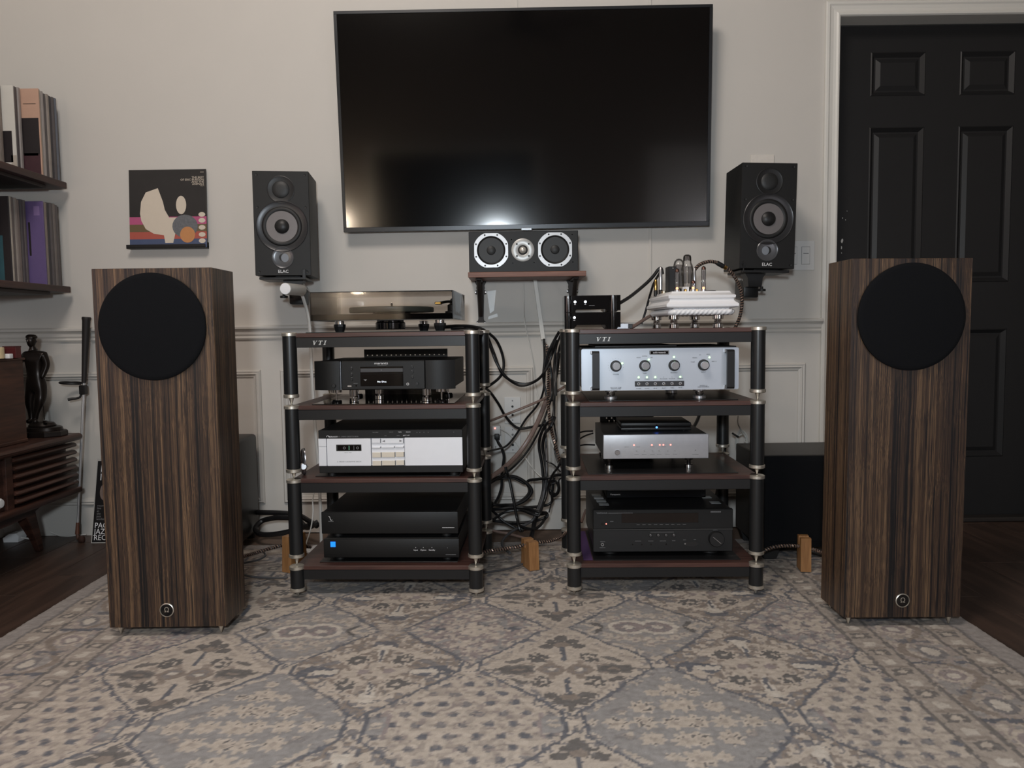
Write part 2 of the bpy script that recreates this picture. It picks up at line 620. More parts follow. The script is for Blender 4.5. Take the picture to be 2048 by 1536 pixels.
def vnoise(x, y, s, seed):
    r = np.random.default_rng(seed)
    t = r.random((256, 256))
    xs_, ys_ = x / s + 500, y / s + 500
    i, j = np.floor(xs_).astype(int), np.floor(ys_).astype(int)
    fx, fy = xs_ - i, ys_ - j
    fx, fy = fx * fx * (3 - 2 * fx), fy * fy * (3 - 2 * fy)
    g = lambda a, b: t[a % 256, b % 256]
    return (g(i, j) * (1 - fx) + g(i + 1, j) * fx) * (1 - fy) + (g(i, j + 1) * (1 - fx) + g(i + 1, j + 1) * fx) * fy


# wobble the drawing a little, as knots do
xq = X + (vnoise(X, Y, 0.010, 11) - .5) * 0.0075 + (vnoise(X, Y, 0.05, 21) - .5) * 0.009
yq = Y + (vnoise(X, Y, 0.011, 12) - .5) * 0.0075 + (vnoise(X, Y, 0.05, 22) - .5) * 0.009
n1 = vnoise(X, Y, 0.013, 1)
n2 = vnoise(X, Y, 0.022, 2)
n3 = vnoise(X, Y, 0.009, 3)
C = {k: np.array(lin(*v)) for k, v in dict(cream=(196, 185, 170), beige=(172, 162, 150), taupe=(142, 131, 120), grey=(151, 149, 146), slate=(98, 101, 108),
                                           dark=(98, 96, 94), mauve=(152, 141, 138), mid=(128, 125, 124), white=(206, 198, 184)).items()}
col = np.zeros((ny, nx, 3))
col[:] = C['beige']


def put(mask, c, a=1.0):
    if isinstance(c, str):
        c = C[c]
    col[mask] = col[mask] * (1 - a) + c * a


DXC, DYC = 0.444, 0.495
u = (xq - 0.117) / DXC
v = (yq - 1.745) / DYC
k = np.round(u)
j = np.round(v)
ul, vl = u - k, v - j
dl = np.abs(ul) + np.abs(vl)
hex_side = (np.floor(j + np.where(vl > 0, .5, -.5)).astype(int) % 2 != 0)
cc = np.where(hex_side, .445, .558)
isL = dl < cc
kb = k + np.where(ul > 0, .5, -.5)
jb = j + np.where(vl > 0, .5, -.5)
px = np.where(isL, ul * DXC, (u - kb) * DXC)
py = np.where(isL, vl * DYC, (v - jb) * DYC)
apx, apy = np.abs(px), np.abs(py)
de = np.abs(cc - dl)
L1 = isL & (k.astype(int) % 2 == 0)
L2 = isL & ~L1
row_h = (np.floor(jb).astype(int) % 2 != 0)          # hexagon rows
ku = np.floor(kb).astype(int) % 2
S8 = ~isL & ~row_h & (ku == 0)
SP = ~isL & ~row_h & (ku != 0)
SB = ~isL & row_h & (ku == 0)
SD = ~isL & row_h & (ku != 0)


def ell(cx, cy, rx, ry, ang=0.0, sym=True):
    """ellipse mirrored into all four quarters of the cell (sym) or placed once"""
    x_, y_ = (apx, apy) if sym else (px, py)
    c, s = math.cos(ang), math.sin(ang)
    a, b = (x_ - cx) * c + (y_ - cy) * s, -(x_ - cx) * s + (y_ - cy) * c
    return (a / rx) ** 2 + (b / ry) ** 2


def flower(cx, cy, r, pet=8, am=0.22, sym=True):
    x_, y_ = (apx, apy) if sym else (px, py)
    dx, dy = x_ - cx, y_ - cy
    return np.hypot(dx, dy) / (r * (1 + am * np.cos(pet * np.arctan2(dy, dx))))


# light cells
put(L1, 'cream')
put(L1 & (n3 > .70) & (de > .05), 'beige', .7)
put(L1 & (de < .12) & (de > .05) & (n1 > .55), 'beige')
put(L1 & (de < .10) & (de > .06) & (n3 > .74), 'mid', .8)
for cx, cy, rx, ry in ((0, .142, .024, .020), (.040, .130, .019, .014), (.026, .158, .015, .014), (0, .178, .016, .020)):
    put(L1 & (ell(cx, cy, rx, ry) < 1), 'mid' if n_ % 2 else 'dark', .95)
put(L1 & (ell(0, .138, .018, .014) < 1), 'taupe')
put(L1 & (apx < .006) & (apy > .045) & (apy < .125), 'slate')
for cx, cy, rx, ry in ((.115, 0, .042, .018), (.105, .016, .020, .012), (.135, .012, .016, .012), (.165, 0, .030, .006), (.085, .010, .014, .010)):
    put(L1 & (ell(cx, cy, rx, ry) < 1), 'dark', .85)
put(L1 & (ell(.110, 0, .016, .006) < 1), 'taupe')
put(L1 & (apy < .004) & (apx < .07), 'taupe')
q = ell(.034, 0, .030, .032)
put(L1 & (q < 1), 'taupe')
put(L1 & (q < .45) & (n3 > .4), 'mid', .8)
put(L1 & (ell(.034, 0, .009, .009) < 1), 'white')
q = flower(.062, .062, .026, 8, .12)
put(L1 & (q < 1) & (n3 > .28), 'dark')
put(L1 & (q < .55) & (n1 > .5), 'cream')
put(L1 & (q < .25), 'dark')
put(L1 & (ell(.118, .052, .026, .009, -.5) < 1), 'dark', .9)
put(L1 & (ell(.088, .028, .016, .014) < 1) & (n3 > .35), 'taupe', .7)
put(L1 & (ell(.036, .042, .011, .010) < 1), 'taupe', .8)
put(L1 & (ell(.075, .105, .020, .007, -.75) < 1), 'beige')
# brown cells
put(L2, 'taupe')
put(L2 & (n1 > .60), 'beige', .8)
put(L2 & (n3 > .76), 'cream', .8)
put(L2 & (n3 < .24), 'mid', .8)
put(L2 & (ell(0, 0, .085, .052) < 1) & (n1 > .34), 'cream', .85)
put(L2 & (ell(.03, 0, .014, .014) < 1), 'mauve')
put(L2 & (ell(.135, 0, .052, .026) < 1), 'slate')
put(L2 & (ell(.150, .020, .020, .012) < 1), 'slate')
put(L2 & (apy < .011) & (apx > .085) & (apx < .148), 'white')
put(L2 & (ell(0, .15, .034, .026) < 1), 'slate', .9)
put(L2 & (apx < .003 + .018 * np.clip((apy - .05) / .1, 0, 1)) & (apy > .05) & (apy < .15), 'white')
put(L2 & (apx < .004) & (apy > .055) & (apy < .115), 'slate')
q = flower(.058, .066, .027, 8, .15)
put(L2 & (q < 1.25), 'cream')
put(L2 & (q < .95) & (n3 > .2), 'dark')
put(L2 & (q < .25), 'cream')
put(L2 & (ell(.095, .088, .034, .013, -.7) < 1), 'cream')
put(L2 & (ell(.120, .045, .030, .010, -.6) < 1), 'mid')
put(L2 & (ell(.040, .120, .036, .008, -.6) < 1), 'cream')
put(L2 & (de < .12) & (de > .03) & (n1 > .46), 'cream')
put(L2 & (de < .12) & (de > .03) & (n3 > .72), 'mid')
# figure-of-eight cells
put(S8, 'grey', .95)
put(S8 & (n1 > .66), 'beige', .7)
for cx, cy in ((0, .082), (.034, .080), (.068, .070), (.0, .112), (.098, .052)):
    put(S8 & (flower(cx, cy, .015, 5, .2) < 1), 'cream', .85)
    put(S8 & (np.hypot(apx - cx, apy - cy) < .005), 'mauve')
q = ell(.038, 0, .054, .052)
put(S8 & (q < 1), 'white')
put(S8 & (q < .52), 'mauve')
put(S8 & (q < .48) & (n3 > .6), 'mid')
put(S8 & (flower(.036, 0, .014, 6, .2) < 1), 'white')
put(S8 & (ell(.118, .018, .026, .008, .9) < 1), 'dark')
put(S8 & (ell(.130, .010, .030, .006, .6) < 1), 'cream')
# pink flower cells
put(SP, 'mauve')
put(SP & (n3 > .62), 'beige', .9)
put(SP & (n3 > .80), 'cream', .9)
put(SP & (n1 < .3), 'grey')
put(SP & (n3 < .16), 'slate', .6)
put(SP & (flower(0, 0, .045, 8, .15) < 1) & (n3 > .3), 'cream')
for cx, cy in ((0, .08), (.05, .05), (.06, .0), (.035, .105), (0, .13)):
    put(SP & (flower(cx, cy, .018, 6, .25) < 1) & (n3 > .25), 'cream', .8)
put(SP & (((apy < .005) & (np.abs(apx - .10) < .024)) | ((np.abs(apx - .10) < .007) & (apy < .016))), 'slate')
put(SP & (ell(.15, 0, .016, .012) < 1), 'cream')
# blue flower hexagons
put(SB, 'grey')
for cx, cy, r in ((.020, 0, .026), (.078, 0, .025), (.136, 0, .024), (.184, 0, .013), (.014, .068, .026), (.076, .064, .024), (.120, .046, .010), (0, .136, .030), (.046, .126, .015), (0, .190, .013)):
    q = flower(cx, cy, r, 8, .2)
    put(SB & (q < 1), 'cream')
    put(SB & (q < .3), 'beige')
    put(SB & (np.abs(q - .62) < .1) & (n3 > .66), 'dark')
put(SB & (ell(.125, .052, .026, .010, -.5) < 1), 'mid', .6)
# dense flower hexagons
put(SD, 'beige')
put(SD & (n1 > .40), 'cream', .85)
put(SD & (n3 < .2), 'mauve', .7)
gxx, gyy = px / .050, py / .044
rr = np.round(gyy)
gxx = gxx - .5 * (rr % 2)
fx_, fy_ = (gxx - np.round(gxx)) * .050, (gyy - rr) * .044
put(SD & (np.hypot(fx_, fy_) < .012) & (n3 > .22), 'mid')
put(SD & (np.hypot(fx_, fy_) < .009) & (n1 > .45), 'slate')
put(SD & (apx > .158) & (apy < .035), 'grey')
put(SD & (np.hypot(np.abs(apx - .18) - .006, apy - .008) < .006), 'cream')
put(SD & (np.abs(apx - .156) < .004) & (apy < .05), 'mauve')
# outlines between the cells, and the little channels where their points meet
put((de < .062) & (de > .018) & (n1 > .48), 'cream')
put((de < .062) & (de > .018) & (n3 > .70), 'mid')
zig = .012 + .016 * (n3 - .5)
put((de < zig) & (n3 > .10), 'slate')
put((de < .004) & (n1 > .5), 'dark', .5)
tipx = isL & (np.abs(ul) > .445) & (np.abs(vl) < .115)
put(tipx, 'cream')
put(isL & (np.abs(np.abs(ul) - .450) < .010) & (np.abs(vl) < .110) & (n1 > .12), 'slate')
put(isL & (np.abs(ul) > .465) & (np.hypot((np.abs(ul) - .5) * DXC, np.abs(np.abs(vl) - .055) * DYC) < .011) & (n3 > .3), 'mid')
put((~isL) & row_h & (np.abs(np.abs(u - kb) - .450) < .011) & (np.abs(v - jb) < .105) & (n1 > .12), 'slate')
tips = isL & (np.abs(vl) > .40) & row_h
put((~isL) & row_h & (np.abs(u - kb) > .460) & (np.abs(v - jb) < .105), 'cream')
put((~isL) & row_h & (np.hypot((np.abs(u - kb) - .5) * DXC, (np.abs(v - jb) - .05) * DYC) < .015) & (n3 > .3), 'mid')
tipy = isL & (np.abs(vl) > .44) & ~row_h
put(tipy, 'beige', .5)
# border
tl, tr, tb = (-1.030 - xq), (xq - 0.840) * 0.33 / 0.372, (yq - 2.505)
t = np.maximum(np.maximum(tl, tr), tb)
along = np.where(tb >= np.maximum(tl, tr), xq, yq)
B = t > 0
put(B, 'beige')
put(B & (n3 > .55), 'mauve', .6)
put(B & (n1 > .66), 'cream', .8)
put(B & (n3 < .15), 'slate', .6)


def guard(a, b):
    m_ = (t > a) & (t < b)
    s_ = (t - a) / (b - a)
    put(m_, 'beige')
    ph = (along / .105) % 1.0
    put(m_ & (np.abs(ph - .28) < .16) & (np.abs(s_ - .5) < .34) & (n3 > .22), 'dark', .85)
    put(m_ & (np.hypot((ph - .28) * .105, (s_ - .5) * (b - a)) < .010), 'cream')
    put(m_ & (np.abs(ph - .76) < .13) & (np.abs(s_ - .5) < .20 + .15 * (n1 - .5)), 'white')
    put(m_ & (np.abs(ph - .52) < .05) & (np.abs(s_ - .5) < .40), 'taupe', .7)


guard(.008, .070)
guard(.205, .266)
m_ = (t > .078) & (t < .197)
s_ = (t - .1375) / .06
ph = (along / .27) % 1.0
put(m_ & (n2 < .36), 'grey', .7)
put(m_ & (np.abs(s_ - .75 * np.sin(ph * 2 * PI)) < .16), 'taupe')
q = np.hypot((ph - .25) * .27, (s_ + .1) * .06) / .040
put(m_ & (q < 1) & (n3 > .2), 'mauve')
put(m_ & (q < .95) & (q > .7), 'cream')
put(m_ & (q < .35), 'white')
q = np.hypot((ph - .72) * .27 / 1.5, (s_ - .2) * .06) / .026
put(m_ & (q < 1), 'mid')
put(m_ & (q < .62), 'white')
put(m_ & (np.abs(ph - .50) < .03) & (n1 > .3), 'slate')
put(m_ & (np.abs(ph - .95) < .04) & (np.abs(s_) < .6) & (n1 > .3), 'slate', .8)
for a in (.0, .072, .199, .268):
    put(B & (np.abs(t - a - .004) < .0045), 'dark', .8)
put(t > .272, 'mid')
put(t > .278, np.array(lin(150, 147, 145)))
put(t > .278, 'beige', .35)
mean_ = np.array(lin(150, 145, 139))
col = mean_ + (col - mean_) * 0.82
col *= np.array((1.0, 0.985, 1.01)) * 0.98
col *= (0.80 + 0.22 * n3 + 0.16 * rng.random((ny, nx)) * 0.6)[..., None]
zz = (vnoise(X, Y, 0.006, 9) - .5) * 0.0022 + (rng.random((ny, nx)) - .5) * 0.0010 - 0.0024
zz[0, :] = zz[-1, :] = ZF
zz[:, 0] = zz[:, -1] = ZF
vco = np.stack([X, Y, zz], -1).reshape(-1, 3).astype(np.float32)
idx = np.arange(nx * ny).reshape(ny, nx)
qd = np.stack([idx[:-1, :-1], idx[:-1, 1:], idx[1:, 1:], idx[1:, :-1]], -1).reshape(-1, 4)
me = bpy.data.meshes.new('rug')
me.vertices.add(nx * ny)
me.vertices.foreach_set('co', vco.ravel())
me.loops.add(qd.size)
me.loops.foreach_set('vertex_index', qd.ravel().astype(np.int32))
me.polygons.add(len(qd))
me.polygons.foreach_set('loop_start', np.arange(0, qd.size, 4, dtype=np.int32))
me.update(calc_edges=True)
ca = me.color_attributes.new('wool', 'FLOAT_COLOR', 'POINT')
ca.data.foreach_set('color', np.concatenate([col.reshape(-1, 3), np.ones((nx * ny, 1))], 1).astype(np.float32).ravel())
rm, nt, nd, lk, b = newmat('rug_wool')
at_ = nd.new('ShaderNodeAttribute')
at_.attribute_name = 'wool'
mp = coords(nd, lk, (1, 1, 1))
nn = noise(nd, lk, mp, 420, 2)
mr = nd.new('ShaderNodeMapRange')
mr.inputs['To Min'].default_value = 0.86
mr.inputs['To Max'].default_value = 1.14
lk.new(nn.outputs['Fac'], mr.inputs['Value'])
vm = nd.new('ShaderNodeVectorMath')
vm.operation = 'SCALE'
lk.new(at_.outputs['Color'], vm.inputs[0])
lk.new(mr.outputs[0], vm.inputs['Scale'])
lk.new(vm.outputs[0], b.inputs['Base Color'])
b.inputs['Roughness'].default_value = 0.95
b.inputs['Specular IOR Level'].default_value = 0.15
me.materials.append(rm)
me.validate()
rug = bpy.data.objects.new('rug', me)
COL.objects.link(rug)
tag(rug, 'large grey and beige woven rug with diamond lattice pattern under the racks', 'rug')

# ================================================================== tower speakers
VEN = [(0.30, lin(16, 15, 17)), (0.44, lin(20, 18, 20)), (0.465, lin(84, 64, 50)), (0.49, lin(46, 34, 29)), (0.53, lin(24, 20, 21)), (0.55, lin(96, 73, 54)), (0.575, lin(60, 44, 36)), (0.60, lin(22, 19, 20)), (0.625, lin(34, 27, 25)), (0.645, lin(122, 95, 70)), (0.67, lin(70, 52, 41)), (0.70, lin(30, 24, 23)), (0.73, lin(134, 106, 78)), (0.78, lin(76, 58, 46)), (0.85, lin(28, 24, 24))]


def veneer(name, seed):
    m, nt, nd, lk, b = newmat(name)
    mp0 = coords(nd, lk, (6, 6, 2.2))
    nw = noise(nd, lk, mp0, 1.0, 2)
    tc = nd.new('ShaderNodeTexCoord')
    sh = nd.new('ShaderNodeVectorMath')
    sh.operation = 'MULTIPLY_ADD'
    lk.new(nw.outputs['Color'], sh.inputs[0])
    sh.inputs[1].default_value = (0.009, 0.009, 0)
    lk.new(tc.outputs['Object'], sh.inputs[2])
    mp = nd.new('ShaderNodeMapping')
    mp.inputs['Scale'].default_value = (56, 56, 0.085)
    mp.inputs['Location'].default_value = (seed, seed * 1.7, seed)
    lk.new(sh.outputs[0], mp.inputs[0])
    n = noise(nd, lk, mp, 1.0, 6, 0.80)
    mp2 = nd.new('ShaderNodeMapping')
    mp2.inputs['Scale'].default_value = (460, 460, 14)
    lk.new(sh.outputs[0], mp2.inputs[0])
    n2 = noise(nd, lk, mp2, 1.0, 2)
    mx = nd.new('ShaderNodeMath')
    mx.operation = 'MULTIPLY_ADD'
    lk.new(n2.outputs['Fac'], mx.inputs[0])
    mx.inputs[1].default_value = 0.08
    ad = nd.new('ShaderNodeMath')
    ad.operation = 'MULTIPLY_ADD'
    lk.new(n.outputs['Fac'], ad.inputs[0])
    ad.inputs[1].default_value = 2.3
    ad.inputs[2].default_value = -0.63
    lk.new(ad.outputs[0], mx.inputs[2])
    rp = nd.new('ShaderNodeValToRGB')
    e = rp.color_ramp.elements
    e[0].position, e[0].color = VEN[0][0], (*VEN[0][1], 1)
    e[1].position, e[1].color = VEN[-1][0], (*VEN[-1][1], 1)
    for p, c in VEN[1:-1]:
        q = e.new(p)
        q.color = (*c, 1)
    lk.new(mx.outputs[0], rp.inputs[0])
    lk.new(rp.outputs[0], b.inputs['Base Color'])
    b.inputs['Roughness'].default_value = 0.42
    return m


def tower(x, y, tilt, label, seed):
    t = thing('tower_speaker', label, 'speaker', (x, y, 0), 0, 'tall veneered tower speakers')
    t.rotation_euler = (0, R(tilt), 0)
    w_, d_ = 0.1525, 0.15
    MB().box(-w_, w_, 0, d_, 0.024, 0.957, 0.0012).build('cabinet', veneer('ebony_veneer', seed), t)
    MB().lathe([(0.136, 0.0), (0.1365, 0.008), (0.133, 0.0115), (0.125, 0.013), (0, 0.0135)], (-0.002, 0, 0.809), (0, -1, 0), n=72).build('grille', BLACKC, t)
    bd = MB().lathe([(0.0185, 0), (0.0185, 0.002), (0.0168, 0.003), (0.0160, 0.0012), (0, 0.0012)], (0, 0, 0.070), (0, -1, 0), n=32).build('badge', NICKEL, t)
    MB().disc((0, 0.070), 0.0158, -0.0019, 0.0006, n=28).build('badge_face', BLACKG, bd)
    text('\u03a9', 0.018, 0, -0.0022, 0.0705, NICKEL, bd, 'emblem')
    for sx in (-1, 1):
        for yy in (0.018, d_ - 0.018):
            MB().lathe([(0.0, 0.0), (0.0012, 0.001), (0.0065, 0.020), (0.0065, 0.0242)], (sx * (w_ - 0.020), yy, 0), n=12).build('spike', NICKEL, t)
    return t


tower(-0.910, 1.968, 0, 'striped dark wood tower speaker on the left, beside the golf club', 3.1)
tower(1.013, 1.968, 0.45, 'striped dark wood tower speaker on the right, in front of the black door', 8.4)

# ================================================================== equipment racks
RW, RD = 0.538, 0.405
SHZ = (0.787, 0.5735, 0.3555, 0.0925)


LETTER = M('silver_letter', lin(200, 200, 198), 0.45, metal=0.2)


def rack(loc, rot, label):
    t = thing('equipment_rack', label, 'rack', (loc[0], loc[1], 0), rot, 'four level hifi racks with black round posts')
    tiers = ((0.576, 0.597, 0.790), (0.356, 0.375, 0.576), (0.094, 0.118, 0.356), (0.0, 0.015, 0.094))
    r0 = 0.0215
    first = {}
    for x in (0, RW):
        for y in (0, RD):
            for i, (zs_, zb, zt) in enumerate(tiers):
                if i not in first:
                    p = MB().cyl((0, 0, zb + 0.010), (0, 0, zt - 0.010), r0 - 0.001, n=28).build('post', POSTM, t)
                    MB().lathe([(r0 - 0.002, 0), (r0 + 0.0012, 0.002), (r0 + 0.0012, 0.010), (r0 - 0.002, 0.012)], (0, 0, zt - 0.0125), n=28).build('collar', NICKEL, p)
                    MB().lathe([(r0 - 0.002, 0), (r0 + 0.0012, 0.002), (r0 + 0.0012, 0.010), (r0 - 0.002, 0.012)], (0, 0, zb), n=28).build('collar', NICKEL, p)
                    MB().lathe([(0.0012, zs_ - 0.0005), (0.0080, zb + 0.0005), (0.0080, zb + 0.003)], n=16).build('spike', NICKEL, p)
                    first[i] = p
                    p.location = (x, y, 0)
                else:
                    p = copy_tree(first[i], t)
                    p.location = (x, y, 0)
    for z in SHZ:
        b_ = MB().box(-0.004, RW + 0.004, -0.004, RD + 0.004, z - 0.0125, z, 0.001).build('shelf_board', BOARD, t)
        fr = MB()
        x0, x1, y0, y1, za, zb = 0.012, RW - 0.012, -0.002, RD + 0.002, z - 0.0425, z - 0.0126
        fr.box(x0, x1, y0, y0 + 0.022, za, zb, 0.0008)
        fr.box(x0, x1, y1 - 0.022, y1, za, zb, 0.0008)
        fr.box(x0, x0 + 0.022, y0 + 0.022, y1 - 0.022, za, zb)
        fr.box(x1 - 0.022, x1, y0 + 0.022, y1 - 0.022, za, zb)
        fr.build('shelf_frame', BLACKM, b_)
    slant = lambda pts, x: [(x + a + 0.30 * b_, 0.7525 + b_) for a, b_ in pts]
    hh = 0.0120
    glyph = {'V': [[(-0.0062, hh), (-0.0036, hh), (0.0004, 0.0035), (0.0030, hh), (0.0040, hh), (0.0002, 0.0), (-0.0018, 0.0)], [(-0.0078, hh), (-0.0018, hh), (-0.0018, hh - 0.0010), (-0.0078, hh - 0.0010)], [(0.0018, hh), (0.0058, hh), (0.0058, hh - 0.0010), (0.0018, hh - 0.0010)]],
             'T': [[(-0.0014, 0.0), (0.0014, 0.0), (0.0014, hh), (-0.0014, hh)], [(-0.0062, hh), (0.0062, hh), (0.0062, hh - 0.0032), (0.0054, hh - 0.0014), (-0.0054, hh - 0.0014), (-0.0062, hh - 0.0032)], [(-0.0034, 0.0), (0.0034, 0.0), (0.0034, 0.0010), (-0.0034, 0.0010)]],
             'I': [[(-0.0014, 0.0), (0.0014, 0.0), (0.0014, hh), (-0.0014, hh)], [(-0.0034, hh), (0.0034, hh), (0.0034, hh - 0.0010), (-0.0034, hh - 0.0010)], [(-0.0034, 0.0), (0.0034, 0.0), (0.0034, 0.0010), (-0.0034, 0.0010)]]}
    for ch, gx in (('V', 0.0745), ('T', 0.0905), ('I', 0.1045)):
        mb = MB()
        for q_, pl_ in enumerate(glyph[ch]):
            mb.prism(slant(pl_, gx), -0.0034 - 0.0001 * q_, -0.0018)
        mb.build('letter', LETTER, t)
    return t


LO, LROT = (-0.652, 2.266), R(-2.4)
RO, RROT = (0.178, 2.250), R(-1.4)
rack(LO, LROT, 'left hifi rack with black posts, holding the turntable on top')
rack(RO, RROT, 'right hifi rack with black posts, holding the white tube amplifier on top')


def onrack(side, lx, ly, z):
    o, r = (LO, LROT) if side == 'L' else (RO, RROT)
    c, s = math.cos(r), math.sin(r)
    return (o[0] + lx * c - ly * s, o[1] + lx * s + ly * c, z)


MATG = M('glossy_black_mat', lin(12, 12, 13), 0.07, var=0.05, scale=20, spec=0.6)
MATR = M('black_rubber_mat', lin(24, 24, 25), 0.35, var=0.1, scale=150)
MATT = M('dark_green_mat', lin(34, 42, 40), 0.7, var=0.1, scale=150)
for side, lv, x0, x1, y0, y1, m_, lab in (
        ('L', 0, 0.045, 0.475, 0.012, 0.375, MATT, 'thin dark mat under the turntable on the left rack'),
        ('L', 1, 0.055, 0.480, 0.018, 0.370, MATG, 'glossy black mat beneath the black disc player'),
        ('L', 2, 0.055, 0.490, 0.030, 0.370, MATR, 'black mat beneath the silver cassette deck'),
        ('L', 3, 0.060, 0.480, 0.030, 0.370, MATR, 'black mat on the bottom shelf of the left rack'),
        ('R', 1, 0.050, 0.490, 0.030, 0.370, MATR, 'black mat beneath the silver preamplifier with handles'),
        ('R', 2, 0.045, 0.490, 0.022, 0.365, MATR, 'black mat beneath the plain silver box with red lights'),
        ('R', 3, 0.060, 0.500, 0.025, 0.370, MATR, 'black mat beneath the large black receiver on the bottom shelf')):
    o = MB().box(x0, x1, y0, y1, 0, 0.0022, 0.0006).build('shelf_mat', m_)
    o.location = onrack(side, 0, 0, SHZ[lv] + 0.0001)
    o.rotation_euler = (0, 0, LROT if side == 'L' else RROT)
    tag(o, lab, 'mat', 'thin black shelf mats')
MT = 0.0023


class Front:
    """a component standing on a shelf: its front plane at depth Y; l() turns a pixel of that plane into local x, z"""

    def __init__(s, name, label, cat, pxl, pxr, Y, z, rot, group=None):
        xl, xr = A(pxl, 660, Y)[0], A(pxr, 660, Y)[0]
        s.x0, s.Y, s.z = (xl + xr) / 2, Y, z
        s.w = xr - xl
        s.h = s.w / 2
        s.t = thing(name, label, cat, (s.x0, Y, z), rot, group)
        s.rot = rot

    def l(s, px, py):
        x, z = A(px, py, s.Y)
        return x - s.x0, z - s.z

    def lx(s, px):
        return A(px, 700, s.Y)[0] - s.x0

    def lz(s, py, px=None):
        return A(px if px else 1024, py, s.Y)[1] - s.z


# ---- turntable
SMOKE = GLASS('smoked_acrylic', (0.925, 0.91, 0.895), 0.03, 1.49, 1.0)
Z0 = SHZ[0] + MT
T = Front('turntable', 'black turntable under a clear smoked dust cover on the left rack', 'turntable', 620, 907.5, 2.300, Z0, LROT)
t, W2, D = T.t, T.h, 0.345
zb, zp, zt = 0.033, 0.0555, 0.1195
MB().box(-W2 + 0.006, W2 - 0.006, 0.006, D - 0.008, zb + 0.002, zp - 0.003, 0.0015).build('plinth', BLACKG, t)
lid = MB()
for a in ((-W2, W2, 0, 0.003), (-W2, W2, D - 0.003, D), (-W2, -W2 + 0.003, 0.003, D - 0.003), (W2 - 0.003, W2, 0.003, D - 0.003)):
    lid.box(*a, zb, zt - 0.003)
lid.box(-W2, W2, 0, D, zt - 0.003, zt)
lid = lid.build('dust_cover', SMOKE, t)
ed = MB()
for z in (zt - 0.0015, zb):
    ed.box(-W2 - 0.0004, W2 + 0.0004, -0.0004, 0.0010, z, z + 0.0016)
ed.box(W2 - 0.0016, W2 + 0.0004, -0.0004, 0.0012, zb, zt)
ed.build('cover_edge', BLACKP, lid)
xb = T.lx(763)
pl = MB().lathe([(0.132, 0), (0.134, 0.003), (0.134, 0.014), (0.130, 0.0165), (0.05, 0.0165), (0.05, 0.0175), (0, 0.0175)], (xb, D / 2, zp + 0.004), n=64).build('platter', M('grey_platter', lin(70, 74, 70), 0.4, var=0.05), t)
MB().cyl((xb, D / 2, zp - 0.003), (xb, D / 2, zp + 0.004), 0.06).build('sub_platter', BLACKP, pl)
MB().lathe([(0.0035, 0.0), (0.0035, 0.010), (0.0015, 0.014), (0, 0.0145)], (xb, D / 2, zp + 0.0215), n=14).build('spindle', CHROME, pl)
ax = T.lx(893)
arm = MB().lathe([(0.026, 0), (0.026, 0.010), (0.018, 0.012), (0.018, 0.030), (0.012, 0.034), (0, 0.036)], (ax - 0.005, 0.235, zp - 0.003), n=24).build('tonearm', BLACKM, t)
MB().tube(spline([(ax - 0.005, 0.235, zp + 0.036), (ax - 0.006, 0.20, zp + 0.037), (ax - 0.012, 0.12, zp + 0.034), (ax - 0.030, 0.07, zp + 0.028)]), 0.0042).build('arm_tube', BLACKM, arm)
MB().lathe([(0.014, 0), (0.0155, 0.003), (0.0155, 0.022), (0.013, 0.025)], (ax - 0.003, 0.250, zp + 0.037), (0.05, 1, 0), n=22).build('counterweight', BLACKM, arm)
MB().box(ax - 0.040, ax - 0.020, 0.055, 0.085, zp + 0.024, zp + 0.032, 0.002).build('headshell', BRASS, arm)
MB().tube([(ax - 0.002, 0.20, zp + 0.012), (ax + 0.017, 0.16, zp + 0.034)], 0.0018).build('arm_lift', CHROME, arm)
for px, yy in ((671, 0.05), (877, 0.05), (812, D - 0.06)):
    fx = T.lx(px) if yy < .1 else T.lx(px) * 1.10 + 0.004
    ft = MB().lathe([(0.0135, 0), (0.0185, 0.016), (0.0185, 0.0225), (0.015, 0.0235)], (fx, yy, 0), n=8, smooth=False).build('foot', BLACKM, t)
    MB().lathe([(0.0145, 0.0232), (0.0145, 0.033), (0.006, 0.0338)], (fx, yy, 0), n=40).build('foot_collar', CHROME, ft)
mx_ = T.lx(769)
MB().lathe([(0.044, 0.006), (0.046, 0.008), (0.046, 0.026), (0.042, 0.029), (0.042, 0.036)], (mx_, 0.10, 0), n=36).build('motor_housing', BLACKG, t)

# ---- disc player
Z0 = SHZ[1] + MT
T = Front('disc_player', 'black disc player with a lit display on the second shelf of the left rack', 'player', 621.5, 907.5, 2.262, Z0, LROT)
t, W2 = T.t, T.h
zb = T.lz(779.5, 765)
zt = T.lz(721.5, 765)
sx = lambda q: T.lx(610 + q / 6.4)
sz = lambda q: T.lz(690 + (q - 0.017 * 0) / 6.4, 765)
MB().box(-W2 + 0.006, W2 - 0.006, 0.030, 0.325, zb + 0.002, zt - 0.0005, 0.002).build('chassis', BLACKV, t)
fp = MB().box(sx(447), sx(1533), 0.000, 0.030, zb, zt, 0.0025).build('front_panel', BLACKV, t)
xl0, xl1, xr0, xr1 = -W2, sx(425), sx(1540), W2


def bow(x0, x1, left):
    """end block: one edge rolls back, the front is slightly bowed"""
    pts = []
    for i in range(13):
        s_ = i / 12
        x = x0 + (x1 - x0) * s_
        y = 0.016 * (1 - s_) ** 2.2 if left else 0.016 * s_ ** 2.2
        pts.append((x, y - 0.004 * math.sin(PI * s_)))
    return pts + [(x1, 0.031), (x0, 0.031)]


